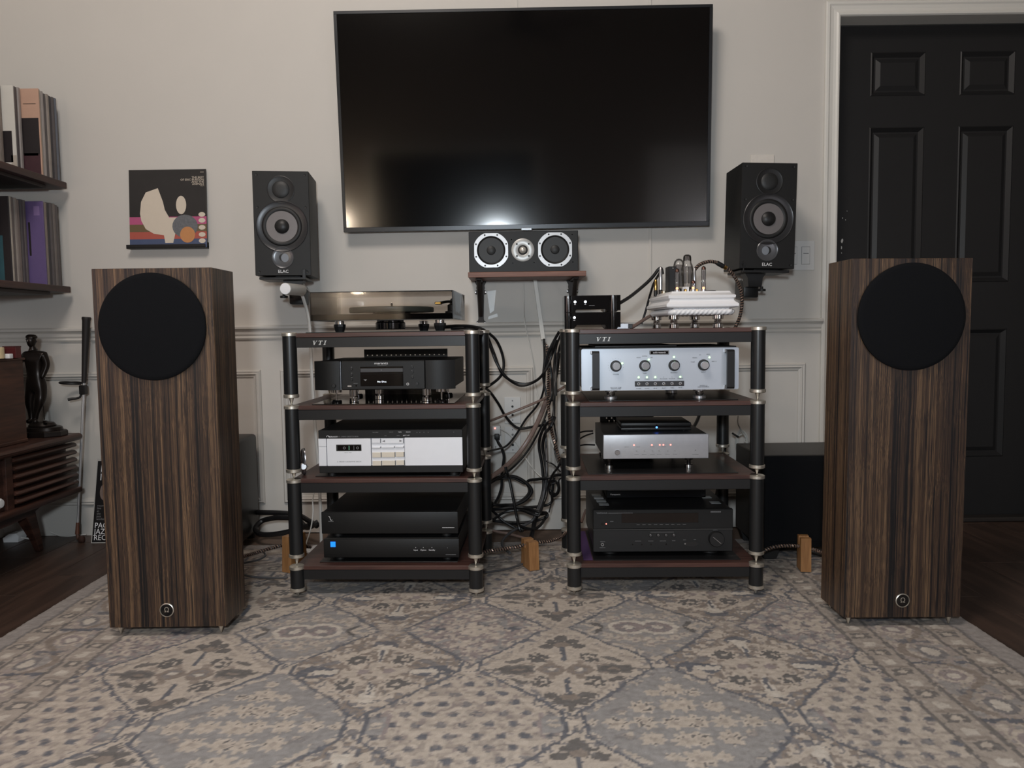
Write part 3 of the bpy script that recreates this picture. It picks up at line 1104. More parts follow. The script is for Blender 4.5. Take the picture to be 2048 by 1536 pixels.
for x0, x1, lf in ((xl0, xl1, True), (xr0, xr1, False)):
    MB().prism(bow(x0, x1, lf), zb, zt, 'XY', smooth=True).build('end_block', BLACKV, t)
MB().cyl((sx(436), 0.004, zb + 0.001), (sx(436), 0.004, zt - 0.001), 0.0024, n=12).build('trim_strip', M('dark_steel', lin(120, 124, 130), 0.3, metal=0.8), t)
dz = lambda q: zt - (q - 200) / 370.0 * (zt - zb)
MB().box(sx(697), sx(1252), -0.0012, 0.002, dz(522), dz(368), 0.0005).build('display', BLACKG, t)
tr = MB().box(sx(700), sx(1250), -0.0016, 0.002, dz(345), dz(296), 0.0006).build('disc_tray', M('tray_grey', lin(58, 58, 60), 0.5), t)
MB().box(sx(697), sx(1252), -0.0006, 0.001, dz(366), dz(274)).build('tray_slot', BLACKG, t)
MB().disc((sx(972), dz(318)), 0.0014, -0.0020, n=12).build('tray_mark', GREYT, tr)
text('marantz', 0.0092, sx(970), -0.0004, dz(232), WHITET, t, sx=1.35)
text('No Disc', 0.0064, sx(975), -0.0016, dz(467), LED_W, t, 'display_text', sx=1.1, space=1.15)
MB().prism([(sx(738), dz(436)), (sx(785), dz(436)), (sx(762), dz(455))], -0.0018, -0.0012).build('display_mark', GREYT, t)
for q in (302, 378, 436):
    MB().lathe([(0.0036, 0), (0.0036, 0.0022), (0.0028, 0.003), (0, 0.003)], (sx(585), 0.0005, dz(q)), (0, -1, 0), n=18).build('button', BLACKP, t)
    MB().box(sx(578), sx(592), -0.0003, 0.001, dz(q - 22), dz(q - 28)).build('button_mark', GREYT, t)
for q in (285, 345, 415):
    MB().lathe([(0.0036, 0), (0.0036, 0.0022), (0.0028, 0.003), (0, 0.003)], (sx(1372), 0.0005, dz(q)), (0, -1, 0), n=18).build('button', BLACKP, t)
    MB().box(sx(1362), sx(1370), -0.0003, 0.001, dz(q - 12), dz(q - 20)).build('button_mark', GREYT, t)
MB().lathe([(0.0062, 0), (0.0062, 0.003), (0.0050, 0.0042), (0, 0.0042)], (sx(352), -0.002, dz(515)), (0, -1, 0), n=24).build('power_button', BLACKP, t)
MB().ring(0.0022, 0.0040, -0.0016, 0.001, (sx(1308), dz(500)), 24).build('headphone_jack', ALU, t)
MB().lathe([(0.0040, 0), (0.0038, 0.006), (0, 0.006)], (sx(1432), 0.0005, dz(492)), (0, -1, 0), n=20).build('level_knob', BLACKP, t)
MB().box(sx(528), sx(578), -0.0005, 0.001, dz(528), dz(512)).build('usb_port', ALU, t)
MB().box(sx(605), sx(660), -0.0003, 0.001, dz(488), dz(484)).build('port_mark', GREYT, t)
MB().disc((sx(640), dz(515)), 0.0025, -0.0004, n=12).build('sensor', BLACKG, t)
MB().box(sx(920), sx(1040), -0.0002, 0.001, dz(258), dz(255)).build('port_mark', GREYT, t)
for px, yy in ((661, 0.045), (878, 0.045), (668, 0.27), (872, 0.27)):
    fx = T.lx(px)
    f_ = MB().lathe([(0.0165, zb - 0.010), (0.0165, zb + 0.0022)], (fx, yy, 0), n=28).build('foot', CHROME, t)
    MB().cyl((fx, yy, 0.008), (fx, yy, zb - 0.010), 0.0026, n=12).build('foot_stem', CHROME, f_)
    MB().lathe([(0.016, 0), (0.016, 0.006), (0.013, 0.009), (0.004, 0.009)], (fx, yy, 0), n=28).build('foot_cup', BLACKG, f_)
for px, yy, lab in ((694, 0.075, 'small chrome puck under the disc player, near its left foot'), (738, 0.16, 'small chrome puck under the disc player, second from its left foot'),
                    (846, 0.075, 'small chrome puck under the disc player, near its right foot')):
    p = thing('isolation_puck', lab, 'puck', (T.x0 + T.lx(px), T.Y + yy, Z0), 0, 'chrome pucks under the disc player')
    MB().lathe([(0.0125, 0), (0.0135, 0.001), (0.0135, 0.012), (0.0125, 0.013)], n=28).build('puck_base', CHROME, p)
    MB().lathe([(0.004, 0.013), (0.004, 0.018), (0.0130, 0.0185), (0.0130, zb - 0.0006)], n=28).build('puck_cap', CHROME, p)


# ---- perforated panels standing behind the components
def perforated(name, label, loc, rot, w_, h_, nc, nr, pit):
    t = thing(name, label, 'panel', loc, rot, 'perforated black panels behind the components')
    mb = MB()
    bm = mb.bm
    x0, z1 = -(nc - 1) * pit / 2, h_ - 0.020
    # sheet with staggered octagonal holes
    rows_ = nr
    hz = pit * 0.55
    for r_ in range(rows_):
        zc = z1 - r_ * hz
        offs = (pit / 2) if r_ % 2 else 0
        n_c = nc - (1 if r_ % 2 else 0)
        xe = [-w_ / 2] + [x0 + offs + (i + .5) * pit for i in range(n_c - 1)] + [w_ / 2]
        for i in range(n_c):
            a, b_, c, d = xe[i], xe[i + 1], zc - hz / 2, zc + hz / 2
            cx = x0 + offs + i * pit
            rr = pit * 0.135
            cor = [(b_, zc), (b_, d), (cx, d), (a, d), (a, zc), (a, c), (cx, c), (b_, c)]
            oc = [(cx + rr * math.cos(q * PI / 4), zc + rr * math.sin(q * PI / 4)) for q in range(8)]
            vo = [bm.verts.new((x, 0, z)) for x, z in cor]
            vi = [bm.verts.new((x, 0, z)) for x, z in oc]
            for q in range(8):
                bm.faces.new((vo[q], vo[(q + 1) % 8], vi[(q + 1) % 8], vi[q]))
    za, zb_ = z1 + hz / 2, z1 - (rows_ - .5) * hz
    mb.box(-w_ / 2, w_ / 2, -0.0005, 0.0005, za, h_)
    mb.box(-w_ / 2, w_ / 2, -0.0005, 0.0005, 0, zb_)
    bmesh.ops.remove_doubles(bm, verts=bm.verts, dist=1e-5)
    mb.build('perforated_sheet', BLACKM, t)
    mb = MB()
    for x in (-w_ / 2, w_ / 2):
        mb.box(x - 0.002, x + 0.002, -0.001, 0.012, 0, h_)
    mb.box(-w_ / 2, w_ / 2, -0.001, 0.012, 0, 0.003)
    mb.build('panel_frame', BLACKM, t)


px_, pz_ = A(811, 698, 2.60)
perforated('perforated_panel', 'black perforated metal panel standing behind the disc player', (px_, 2.60, SHZ[1] + MT), LROT, 0.278, pz_ - SHZ[1] - MT, 17, 13, 0.0162)
px_, pz_ = A(1228, 826, 2.61)
perforated('perforated_panel', 'black perforated metal panel behind the plain silver box', (px_ + 0.05, 2.652, SHZ[2] + 0.0002), RROT, 0.18, pz_ - SHZ[2] - MT, 9, 10, 0.0175)

# ---- cassette deck
Z0 = SHZ[2] + MT
T = Front('cassette_deck', 'black and silver cassette deck on the third shelf of the left rack', 'cassette deck', 628.5, 921.5, 2.268, Z0, LROT)
t, W2 = T.t, T.h
zt = T.lz(860, 775)
sx = lambda q: T.lx(615 + (q + 6) / 6.4)
dz = lambda q: zt - (q - 192) / 540.0 * (zt - 0.012)       # q: rows of the 6.4x crop, along the middle
MB().box(-W2, W2, 0.012, 0.31, 0.012, zt, 0.0015).build('chassis', BLACKP, t)
MB().box(-W2, W2, 0, 0.012, dz(292), zt, 0.0008).build('header_band', BLACKV, t)
MB().box(-W2, W2, 0, 0.012, 0.012, dz(648), 0.0008).build('footer_band', BLACKV, t)
P_ = lambda nm, a, b_, q0, q1, m_, y=0.0: MB().box(sx(a), sx(b_), y, 0.012, dz(q1), dz(q0), 0.0006).build(nm, m_, t)
P_('eject_button', 84, 186, 297, 395, SILVER)
P_('power_button', 84, 186, 399, 644, SILVER)
cw = P_('cassette_door', 196, 770, 297, 644, SILVER, -0.001)
MB().box(sx(318), sx(648), -0.0013, 0.0, dz(455), dz(372), 0.0003).build('window_frame', M('smoke_window', lin(40, 44, 42), 0.2), cw)
MB().box(sx(340), sx(640), -0.0016, -0.0010, dz(445), dz(382)).build('window', BLACKG, cw)
for q in (425, 598):
    MB().ring(0.0024, 0.0040, -0.0020, -0.0012, (sx(q), dz(415)), 16).build('reel', GREYT, cw)
MB().box(sx(480), sx(495), -0.0018, -0.0012, dz(440), dz(388)).build('tape_mark', M('green_print', lin(70, 120, 95), 0.5), cw)
MB().box(sx(548), sx(553), -0.0018, -0.0012, dz(440), dz(388)).build('tape_mark', GREYT, cw)
text('2 HEAD CASSETTE DECK', 0.0044, sx(485), -0.0012, dz(590), GREYT, cw, sx=1.5)
text('METAL TAPE', 0.0030, sx(470), -0.0012, dz(475), GREYT, cw, sx=1.3)
P_('key_panel', 778, 1206, 297, 644, SILVER, 0.002)
P_('blank_panel', 1212, 1958, 290, 644, SILVER, -0.001)
for nm, m_, a, b_, q0, q1 in (('key', SILVER, 783, 898, 300, 355), ('key', SILVER, 906, 1196, 300, 360), ('key', SILVER, 783, 898, 400, 420), ('key', SILVER, 906, 1076, 398, 418), ('key', SILVER, 1084, 1198, 396, 416),
                              ('key', IVORY, 785, 902, 475, 538), ('key', IVORY, 908, 1082, 473, 536), ('key', IVORY, 1090, 1200, 471, 532), ('key', IVORY, 787, 904, 583, 642), ('key', IVORY, 910, 1084, 580, 640), ('key', IVORY, 1092, 1202, 576, 636)):
    MB().box(sx(a) + 0.0006, sx(b_) - 0.0006, -0.0022, 0.003, dz(q1), dz(q0), 0.0006).build(nm, m_, t)
    MB().box(sx(b_) - 0.0004, sx(b_) + 0.0007, 0.0005, 0.003, dz(q1), dz(q0)).build('key_gap', DARKT, t)
    MB().box(sx(a), sx(b_), 0.0005, 0.003, dz(q1) - 0.0006, dz(q1)).build('key_gap', GREYT, t)
MB().prism([(sx(920), dz(332)), (sx(958), dz(318)), (sx(958), dz(346))], -0.0026, -0.0020).build('arrow_mark', GREYT, t)
MB().prism([(sx(1184), dz(330)), (sx(1146), dz(316)), (sx(1146), dz(344))], -0.0026, -0.0020).build('arrow_mark', GREYT, t)
MB().tube([(sx(196), -0.0003, dz(276)), (sx(200), -0.0003, dz(262)), (sx(214), -0.0003, dz(257)), (sx(226), -0.0003, dz(272)), (sx(238), -0.0003, dz(278))], 0.0008, 6).build('emblem', WHITET, t)
text('Nakamichi', 0.0062, sx(280), -0.0003, dz(272), WHITET, t)
text('LX-3  2 HEAD CASSETTE DECK', 0.0048, sx(470), -0.0003, dz(272), GREYT, t)
for q, s_, r_ in ((835, 'RECORD', 216), (1040, 'INPUT', 214), (1152, 'TAPE', 214), (1262, 'DOLBY', 214), (965, 'EQ', 258), (1130, 'MPX', 258), (1235, 'EJECT OFF', 256)):
    text(s_, 0.0036, sx(q), -0.0003, dz(r_ + 6), WHITET if q in (1262, 1235, 1152) else GREYT, t, sx=1.2)
for q in (1375, 1412, 1465, 1520, 1850):
    MB().disc((sx(q), dz(225)), 0.0010, -0.0004, n=8).build('indicator', GREYT, t)
for fx in (-W2 + 0.03, W2 - 0.03):
    for fy in (0.03, 0.27):
        MB().cyl((fx, fy, 0), (fx, fy, 0.0125), 0.014).build('foot', BLACKP, t)

# ---- the two black power units on the bottom shelf
Z0 = SHZ[3] + MT
Tl = Front('power_amplifier', 'black slim amplifier with a blue light, lower of the two', 'amplifier', 632, 911, 2.285, Z0, LROT, 'pair of slim black amplifiers stacked on the left rack')
t, W2 = Tl.t, Tl.h
zb, zt = 0.012, Tl.lz(1078, 770)
MB().box(-W2 + 0.004, W2 - 0.004, 0.010, 0.36, zb, zt, 0.001).build('chassis', BLACKP, t)
MB().box(-W2, W2, 0, 0.010, zb, zt, 0.0025, 2).build('front_panel', BLACKV, t)
MB().box(*[Tl.lx(q) for q in (648, 658.2)], -0.0008, 0.001, Tl.lz(1095.5, 653), Tl.lz(1085, 653)).build('power_light', EM('blue_square', (0.008, 0.20, 1.0), 1.15), t)
for q, s_ in ((823, 'Input'), (838.5, 'Option'), (856, 'Standby')):
    text(s_, 0.0062, Tl.lx(q), -0.0004, Tl.lz(1099.5, 838), WHITET, t)
    MB().disc((Tl.lx(q), Tl.lz(1094.5, 838)), 0.0009, -0.0006, n=8).build('button_mark', WHITET, t)
MB().disc((Tl.lx(888), Tl.lz(1094.5, 888)), 0.0010, -0.0006, n=8).build('button_mark', GREYT, t)
dashes(Tl.lx(884), Tl.lx(905), Tl.lz(1108, 893), -0.0004, 0.0018, GREYT, t)
for fx in (-W2 + 0.04, W2 - 0.04):
    for fy in (0.04, 0.31):
        MB().cyl((fx, fy, 0), (fx, fy, 0.0125), 0.016).build('foot', BLACKP, t)
T = Front('power_amplifier', 'black slim amplifier with a curl emblem, upper of the two', 'amplifier', 629, 909.5, 2.290, Z0 + zt + 0.0004, LROT, 'pair of slim black amplifiers stacked on the left rack')
t, W2 = T.t, T.h
zt2 = T.lz(1024, 770)
MB().box(-W2 + 0.004, W2 - 0.004, 0.010, 0.36, 0.014, zt2, 0.001).build('chassis', BLACKP, t)
MB().box(-W2, W2, 0, 0.010, 0.014, zt2, 0.0025, 2).build('front_panel', BLACKV, t)
MB().tube(spline([(T.lx(645.8), -0.0003, T.lz(1033.8, 650)), (T.lx(648), -0.0003, T.lz(1035.6, 650)), (T.lx(649.3), -0.0003, T.lz(1039.5, 650)), (T.lx(650.6), -0.0003, T.lz(1041.8, 650)), (T.lx(653.2), -0.0003, T.lz(1041, 650))]), 0.0007, 6).build('emblem', WHITET, t)
dashes(T.lx(645), T.lx(656), T.lz(1044, 650), -0.0004, 0.0016, GREYT, t)
dashes(T.lx(878), T.lx(903), T.lz(1054, 891), -0.0004, 0.0018, WHITET, t)
for fx in (-W2 + 0.04, W2 - 0.04):
    for fy in (0.04, 0.31):
        MB().cyl((fx, fy, 0), (fx, fy, 0.0145), 0.016).build('foot', BLACKP, t)

# ---- silver wrist watch standing at the shelf's left end
wt = thing('wristwatch', 'shiny silver wristwatch leaning at the left end of the third shelf', 'watch', (A(609, 955, 2.31)[0], 2.312, SHZ[2] + 0.0003), R(18))
loop = [(0.010 * math.cos(a) + 0.010 - 0.024 * 0, 0.010 + 0.022 * math.cos(a) * 0.9, 0.041 + 0.040 * math.sin(a)) for a in [k * 2 * PI / 22 for k in range(22)]]
lk_ = []
for i in range(22):
    a = i * 2 * PI / 22
    p = Vector((-0.002 + 0.002 * math.cos(a), 0.016 - 0.018 * math.cos(a), 0.041 + 0.0385 * math.sin(a)))
    lk_.append(p)
mbw = MB()
mbw.tube(lk_, 0.0024, 6, closed=True, sx=2.6)
mbw.build('band', M('steel_band', lin(150, 148, 150), 0.25, metal=0.9, var=0.25, scale=220), wt)
MB().lathe([(0.0105, 0), (0.0115, 0.002), (0.0115, 0.006), (0.0098, 0.008), (0, 0.008)], (-0.003, 0.003, 0.0265), (0.0, -1, 0.25), n=28).build('watch_case', CHROME, wt)
MB().lathe([(0.0088, 0.008), (0.0086, 0.0088), (0, 0.0088)], (-0.003, 0.003, 0.0265), (0.0, -1, 0.25), n=24).build('watch_dial', SILVER, wt)
MB().cyl((0.009, 0.000, 0.0275), (0.0115, 0.000, 0.0275), 0.0018, n=10).build('crown', CHROME, wt)

# ================================================================== right rack: what stands on it
# ---- preamplifier with handles
Z0 = SHZ[1] + MT
T = Front('preamplifier', 'wide silver preamplifier with black handles and four knobs', 'preamplifier', 1162.5, 1477, 2.262, Z0, RROT)
t, W2 = T.t, T.h
zb, zt = T.lz(780, 1320), T.lz(696.5, 1320)
sx = lambda q: T.lx(1150 + (q + 2) / 6.024)
dz = lambda q: zt - (q - 40) / 501.0 * (zt - zb)
MB().box(-W2 + 0.004, W2 - 0.004, 0.012, 0.34, zb + 0.004, zt + 0.004, 0.001).build('chassis', BLACKP, t)
MB().box(sx(250), sx(1245), 0.030, 0.30, zt + 0.004, zt + 0.0085, 0.001).build('top_grille', BLACKM, t)
pts = []
for cx, cz, a0 in ((W2 - 0.005, zt - 0.005, 0), (-W2 + 0.005, zt - 0.005, 90), (-W2 + 0.005, zb + 0.005, 180), (W2 - 0.005, zb + 0.005, 270)):
    pts += [(cx + 0.005 * math.cos(R(a0 + q)), cz + 0.005 * math.sin(R(a0 + q))) for q in (0, 30, 60, 90)]
FACE = M('silver_faceplate', lin(196, 203, 213), 0.34, metal=0.45, var=0.02, scale=20)
fp = MB().prism(pts, 0, 0.012).build('faceplate', FACE, t)
for q0, q1 in ((200, 284), (1800, 1890)):
    cx = (sx(q0) + sx(q1)) / 2
    hw = (sx(q1) - sx(q0)) / 2
    h0, h1 = dz(530), dz(62)
    o_ = [(-0.0, h0), (-0.022, h0 + 0.001), (-0.026, h0 + 0.006), (-0.026, h1 - 0.006), (-0.022, h1 - 0.001), (0, h1), (0, h1 - 0.010), (-0.014, h1 - 0.011), (-0.016, h1 - 0.014), (-0.016, h0 + 0.014), (-0.014, h0 + 0.011), (0, h0 + 0.010)]
    MB().prism(o_, cx - hw, cx + hw, 'YZ').build('handle', BLACKM, t)
    for hh in (h0 + 0.004, h1 - 0.004):
        MB().box(cx - hw - 0.004, cx - hw, -0.012, 0.001, hh - 0.005, hh + 0.005, 0.001).build('handle_bracket', ALU, t)
KN = M('spun_silver', lin(215, 215, 218), 0.22, metal=0.95, var=0.1, scale=500)
for q, led in ((490, (568, 208)), (838, (888, 168)), (1190, (1190, 140)), (1543, (1615, 150))):
    kz = dz(246)
    kb = MB().lathe([(0.0165, 0), (0.0165, 0.006), (0.0150, 0.009), (0.0120, 0.009)], (sx(q), 0, kz), (0, -1, 0), n=36).build('knob', BLACKP, t)
    MB().lathe([(0.0118, 0.008), (0.0112, 0.022), (0.0102, 0.024), (0, 0.024)], (sx(q), 0, kz), (0, -1, 0), n=36).build('knob_cap', KN, kb)
    MB().lathe([(0.0026, 0), (0.0026, 0.0012), (0.0015, 0.002), (0, 0.0022)], (sx(led[0]), 0, dz(led[1] + 6)), (0, -1, 0), n=14).build('indicator', LED_G, t)
for k_ in range(15):
    a = R(-55 + k_ * 20.5)
    MB().disc((sx(490) - 0.0225 * math.cos(a), dz(246) + 0.0225 * math.sin(a)), 0.0006, -0.0003, n=6).build('scale_mark', DARKT, t)
for q in (1105, 1130, 1155, 1225, 1250, 1275):
    MB().disc((sx(q) if True else 0, dz(205 + abs(q - 1190) * .3)), 0.0006, -0.0003, n=6).build('scale_mark', DARKT, t)
pl = MB().box(sx(897), sx(1131), -0.0012, 0.002, dz(116), dz(66), 0.0008).build('name_plate', BLACKG, t)
MB().box(sx(903), sx(1125), -0.0014, 0.001, dz(111), dz(71)).build('plate_border', WHITET, pl)
MB().box(sx(906), sx(1122), -0.0017, 0.001, dz(109), dz(73)).build('plate_field', BLACKG, pl)
text('audio research', 0.0072, sx(1013), -0.0020, dz(91), WHITET, pl, sx=0.86)
st = MB().box(sx(718), sx(1314), -0.0010, 0.002, dz(497), dz(432), 0.0012).build('switch_strip', M('switch_black', lin(42, 42, 46), 0.4), t)
for i, q in enumerate((765, 865, 965, 1066, 1166, 1266)):
    MB().ring(0.0026, 0.0044, -0.0022, 0.001, (sx(q), dz(464)), 20).build('switch_ring', ALU, st)
    MB().cyl((sx(q), -0.001, dz(464)), (sx(q) + 0.0022, -0.010, dz(464) - 0.0024), 0.0012, 0.0018, n=10).build('toggle', CHROME, st)
    if i in (0, 1, 2, 5):
        MB().lathe([(0.0026, 0), (0.0026, 0.0012), (0.0015, 0.002), (0, 0.0022)], (sx(q), 0, dz(386)), (0, -1, 0), n=14).build('indicator', LED_G, t)
    else:
        MB().disc((sx(q), dz(386)), 0.0009, -0.0005, n=10).build('indicator', DARKT, t)
for s_, q, r_, h in (('VOLUME', 490, 347, 0.0046), ('GAIN', 838, 338, 0.0046), ('BALANCE', 1190, 335, 0.0046), ('INPUT', 1543, 332, 0.0046), ('MONO', 765, 150, 0.0038), ('NORMAL', 838, 132, 0.0038), ('REV', 922, 150, 0.0038),
                     ('PHONO', 1440, 160, 0.0038), ('TUNER', 1415, 210, 0.0038), ('CD', 1500, 125, 0.0038), ('VIDEO', 1600, 120, 0.0038), ('AUX 1 2', 1670, 206, 0.0038),
                     ('ON', 765, 410, 0.0040), ('STEREO', 865, 410, 0.0040), ('OUT 1', 965, 410, 0.0040), ('PROCESSOR', 1066, 408, 0.0040), ('MONITOR', 1166, 408, 0.0040), ('OPERATE', 1266, 406, 0.0040),
                     ('POWER', 765, 522, 0.0042), ('MONO', 865, 522, 0.0042), ('BP IN', 965, 520, 0.0042), ('PROC', 1066, 520, 0.0042), ('TAPE', 1166, 518, 0.0042), ('MUTE', 1266, 516, 0.0042),
                     ('VACUUM TUBE', 490, 508, 0.0048), ('PREAMPLIFIER', 490, 523, 0.0048), ('MODEL LS', 1545, 495, 0.0048), ('LINE CONTROL', 1545, 510, 0.0048)):
    text(s_, h, sx(q), -0.0003, dz(r_), DARKT, t)
for fx, fy in ((sx(450), 0.05), (sx(1540), 0.05), (sx(1350), 0.26)):
    f_ = MB().lathe([(0.017, zb - 0.0075), (0.019, zb - 0.006), (0.019, zb + 0.0045)], (fx, fy, 0), n=30).build('foot', ALU, t)
    MB().lathe([(0.0185, 0), (0.0195, 0.0012), (0.0195, 0.009), (0.0185, 0.0102)], (fx, fy, 0), n=30).build('foot_disc', ALU, f_)
    sp = [(fx + 0.0125 * math.cos(a), fy + 0.0125 * math.sin(a), 0.0102 + (zb - 0.0177) * a / (5 * 2 * PI)) for a in [k * 2 * PI / 12 for k in range(61)]]
    MB().tube(sp, 0.0009, 5).build('spring', CHROME, f_)

# ---- plain silver box with red lights
Z0 = SHZ[2] + MT
T = Front('converter_box', 'plain silver box with five red lights on the third shelf', 'hifi box', 1205.6, 1418, 2.318, Z0, RROT)
t, W2 = T.t, T.h
zb, zt = T.lz(917.5, 1312), T.lz(868.5, 1312)
sx = lambda q: T.lx(1100 + q / 4.452)
dz = lambda q: zt - (q - 305) / 218.0 * (zt - zb)
MB().box(-W2 + 0.003, W2 - 0.003, 0.008, 0.325, zb + 0.001, zt - 0.0008, 0.001).build('chassis', M('dark_grey_metal', lin(66, 66, 68), 0.45, metal=0.3), t)
MB().box(-W2, W2, 0, 0.008, zb, zt, 0.0025, 3).build('faceplate', M('silver_front', lin(186, 186, 190), 0.4, metal=0.4), t)
for q in (747, 907, 978, 1010, 1075):
    MB().lathe([(0.0022, 0), (0.0020, 0.0012), (0, 0.0016)], (sx(q), 0, dz(400)), (0, -1, 0), n=12).build('indicator', LED_R, t)
MB().lathe([(0.0080, 0), (0.0080, 0.005), (0.0072, 0.006), (0, 0.006)], (sx(597), 0, dz(462)), (0, -1, 0), n=28).build('power_button', KN, t)
for q in (770, 838, 912, 972, 1048, 1115):
    MB().lathe([(0.0022, 0), (0.0022, 0.0014), (0, 0.0014)], (sx(q), 0, dz(452)), (0, -1, 0), n=12).build('button', ALU, t)
    dashes(sx(q - 20), sx(q + 20), dz(484), -0.0003, 0.0014, GREYT, t)
for q in (680, 780, 907, 1010):
    dashes(sx(q - 18), sx(q + 22), dz(416), -0.0003, 0.0013, GREYT, t)
MB().disc((sx(1296), dz(450)), 0.0016, -0.0004, n=10).build('emblem', GREYT, t)
dashes(sx(1268), sx(1325), dz(488), -0.0003, 0.0018, GREYT, t)
for q, fy in ((535, 0.035), (1258, 0.035), (545, 0.28), (1250, 0.28)):
    f_ = MB().lathe([(0.0125, 0), (0.0135, 0.001), (0.0135, 0.011), (0.012, 0.012)], (sx(q), fy, 0), n=26).build('foot', CHROME, t)
    MB().lathe([(0.006, 0.012), (0.006, zb - 0.009), (0.013, zb - 0.008), (0.013, zb + 0.0005)], (sx(q), fy, 0), n=26).build('foot_cap', BLACKG, f_)

# ---- media streamer on the silver box
Z1 = Z0 + zt - 0.0008
T2 = Front('media_streamer', 'small black streamer with a blue light on the silver box', 'streamer', 1241.5, 1383, 2.385, Z1 + 0.0003, RROT + R(-0.6))
t, W2 = T2.t, T2.h
MB().box(-W2, W2, 0, 0.16, 0.003, 0.0125, 0.0022, 2).build('lower_shell', BLACKM, t)
MB().box(-W2 + 0.002, W2 - 0.002, 0.002, 0.158, 0.0125, 0.0145).build('seam', BLACKG, t)
MB().box(-W2, W2, 0, 0.16, 0.0145, 0.0275, 0.0035, 2).build('upper_shell', BLACKM, t)
MB().lathe([(0.0032, 0), (0.0030, 0.0006), (0, 0.0010)], (T2.lx(1313.5), 0.0006, 0.0125), (0, -1, 0), n=16).build('status_light', LED_B, t)
MB().cyl((T2.lx(1313.5), 0.002, 0.019), (T2.lx(1313.5), -0.0002, 0.019), 0.003, n=14).build('button', BLACKG, t)
for fx in (-W2 + 0.02, W2 - 0.02):
    for fy in (0.02, 0.14):
        MB().cyl((fx, fy, 0), (fx, fy, 0.0035), 0.007, n=14).build('foot', BLACKP, t)

# ---- large receiver on the bottom shelf, disc player on top
Z0 = SHZ[3] + MT
T = Front('receiver', 'large black receiver filling the bottom shelf of the right rack', 'receiver', 1184, 1468, 2.300, Z0, RROT)
t, W2 = T.t, T.h
zb, zt = T.lz(1104, 1326), T.lz(1018.5, 1326)
sx = lambda q: T.lx(1100 + (q - 5) / 4.452)
dz = lambda q: zt - (q - 972) / 385.0 * (zt - zb)
MB().box(-W2 + 0.004, W2 - 0.004, 0.014, 0.355, zb + 0.002, zt - 0.0005, 0.0015).build('chassis', BLACKM, t)
mb = MB()
mb.box(-W2, W2, 0.0, 0.014, dz(1150), zt, 0.002)
mb.build('upper_panel', BLACKV, t)
MB().box(-W2, W2, 0.0015, 0.014, zb, dz(1156), 0.002).build('lower_panel', BLACKP, t)
MB().box(-W2 + 0.001, W2 - 0.001, -0.0006, 0.006, dz(1157), dz(1149)).build('panel_edge', M('edge_grey', lin(58, 58, 58), 0.4), t)
MB().box(sx(640), sx(1330), -0.0008, 0.002, dz(1092), dz(1006), 0.0004).build('display_window', M('brown_black_window', lin(24, 17, 15), 0.12), t)
text('YAMAHA', 0.0075, sx(462), -0.0004, dz(1003), GREYT, t, sx=1.1)
dashes(sx(520), sx(740), dz(1004), -0.0004, 0.0018, GREYT, t)
dashes(sx(1440), sx(1532), dz(998), -0.0004, 0.0040, GREYT, t)
MB().disc((sx(500), dz(1100)), 0.0018, -0.0008, n=12).build('standby_light', LED_R, t)
MB().disc((sx(466), dz(1100)), 0.0042, -0.0012, 0.002, n=18).build('power_button', BLACKG, t)
dashes(sx(535), sx(565), dz(1078), -0.0004, 0.0014, GREYT, t)
for q in range(790, 1220, 52):
    dashes(sx(q - 15), sx(q + 15), dz(1110), -0.0004, 0.0012, GREYT, t)
for q in (901, 971, 1041, 1111):
    MB().ring(0.0042, 0.0054, -0.0006, 0.003, (sx(q), dz(1205)), 22).build('button_ring', BLACKG, t)
    MB().lathe([(0.0042, 0), (0.0042, 0.004), (0.0030, 0.005), (0, 0.005)], (sx(q), 0.002, dz(1205)), (0, -1, 0), n=20).build('scene_button', M('button_grey', lin(92, 92, 94), 0.35, metal=0.4), t)
MB().box(sx(900), sx(1110), 0.0008, 0.002, dz(1180), dz(1178)).build('print_line', GREYT, t)
MB().ring(0.0030, 0.0046, -0.0012, 0.003, (sx(465), dz(1287)), 24).build('phone_jack', ALU, t)
for q0, q1, r_ in ((445, 490, 1262), (440, 492, 1316), (760, 815, 1258), (880, 925, 1258), (985, 1040, 1258), (1095, 1125, 1256), (1195, 1220, 1250), (1290, 1310, 1248)):
    dashes(sx(q0), sx(q1), dz(r_), 0.0009, 0.0014, GREYT, t)
for q in (738, 822, 905, 1042):
    MB().disc((sx(q), dz(1288)), 0.0022, 0.0006, 0.001, n=12).build('button', BLACKG, t)
o_ = [(sx(1268) + 0.0215 * math.copysign(abs(math.cos(a)) ** .8, math.cos(a)), dz(1286) + 0.0072 * math.sin(a)) for a in [k * 2 * PI / 28 for k in range(28)]]
MB().prism(o_, 0.0004, 0.003).build('input_cover', M('cover_grey', lin(38, 38, 39), 0.3), t)
MB().disc((sx(1212), dz(1284)), 0.0022, -0.0004, n=12).build('camera_jack', ALU, t)
kb = MB().lathe([(0.0235, 0), (0.0230, 0.012), (0.0215, 0.0145), (0, 0.0145)], (sx(1490), 0.001, dz(1238)), (0, -1, 0), n=40).build('volume_knob', BLACKP, t)
MB().box(-0.016, 0.016, -0.0002, 0.001, -0.0006, 0.0006).build('knob_pointer', ALU, kb)
kb.children[0].matrix_local = Matrix.Translation((sx(1490), -0.0140, dz(1244))) @ Matrix.Rotation(R(40), 4, 'Y')
dashes(sx(1465), sx(1505), dz(1163), 0.0009, 0.0014, GREYT, t)
PALE_SQ = M('pale_square_grey', lin(150, 156, 158), 0.3)
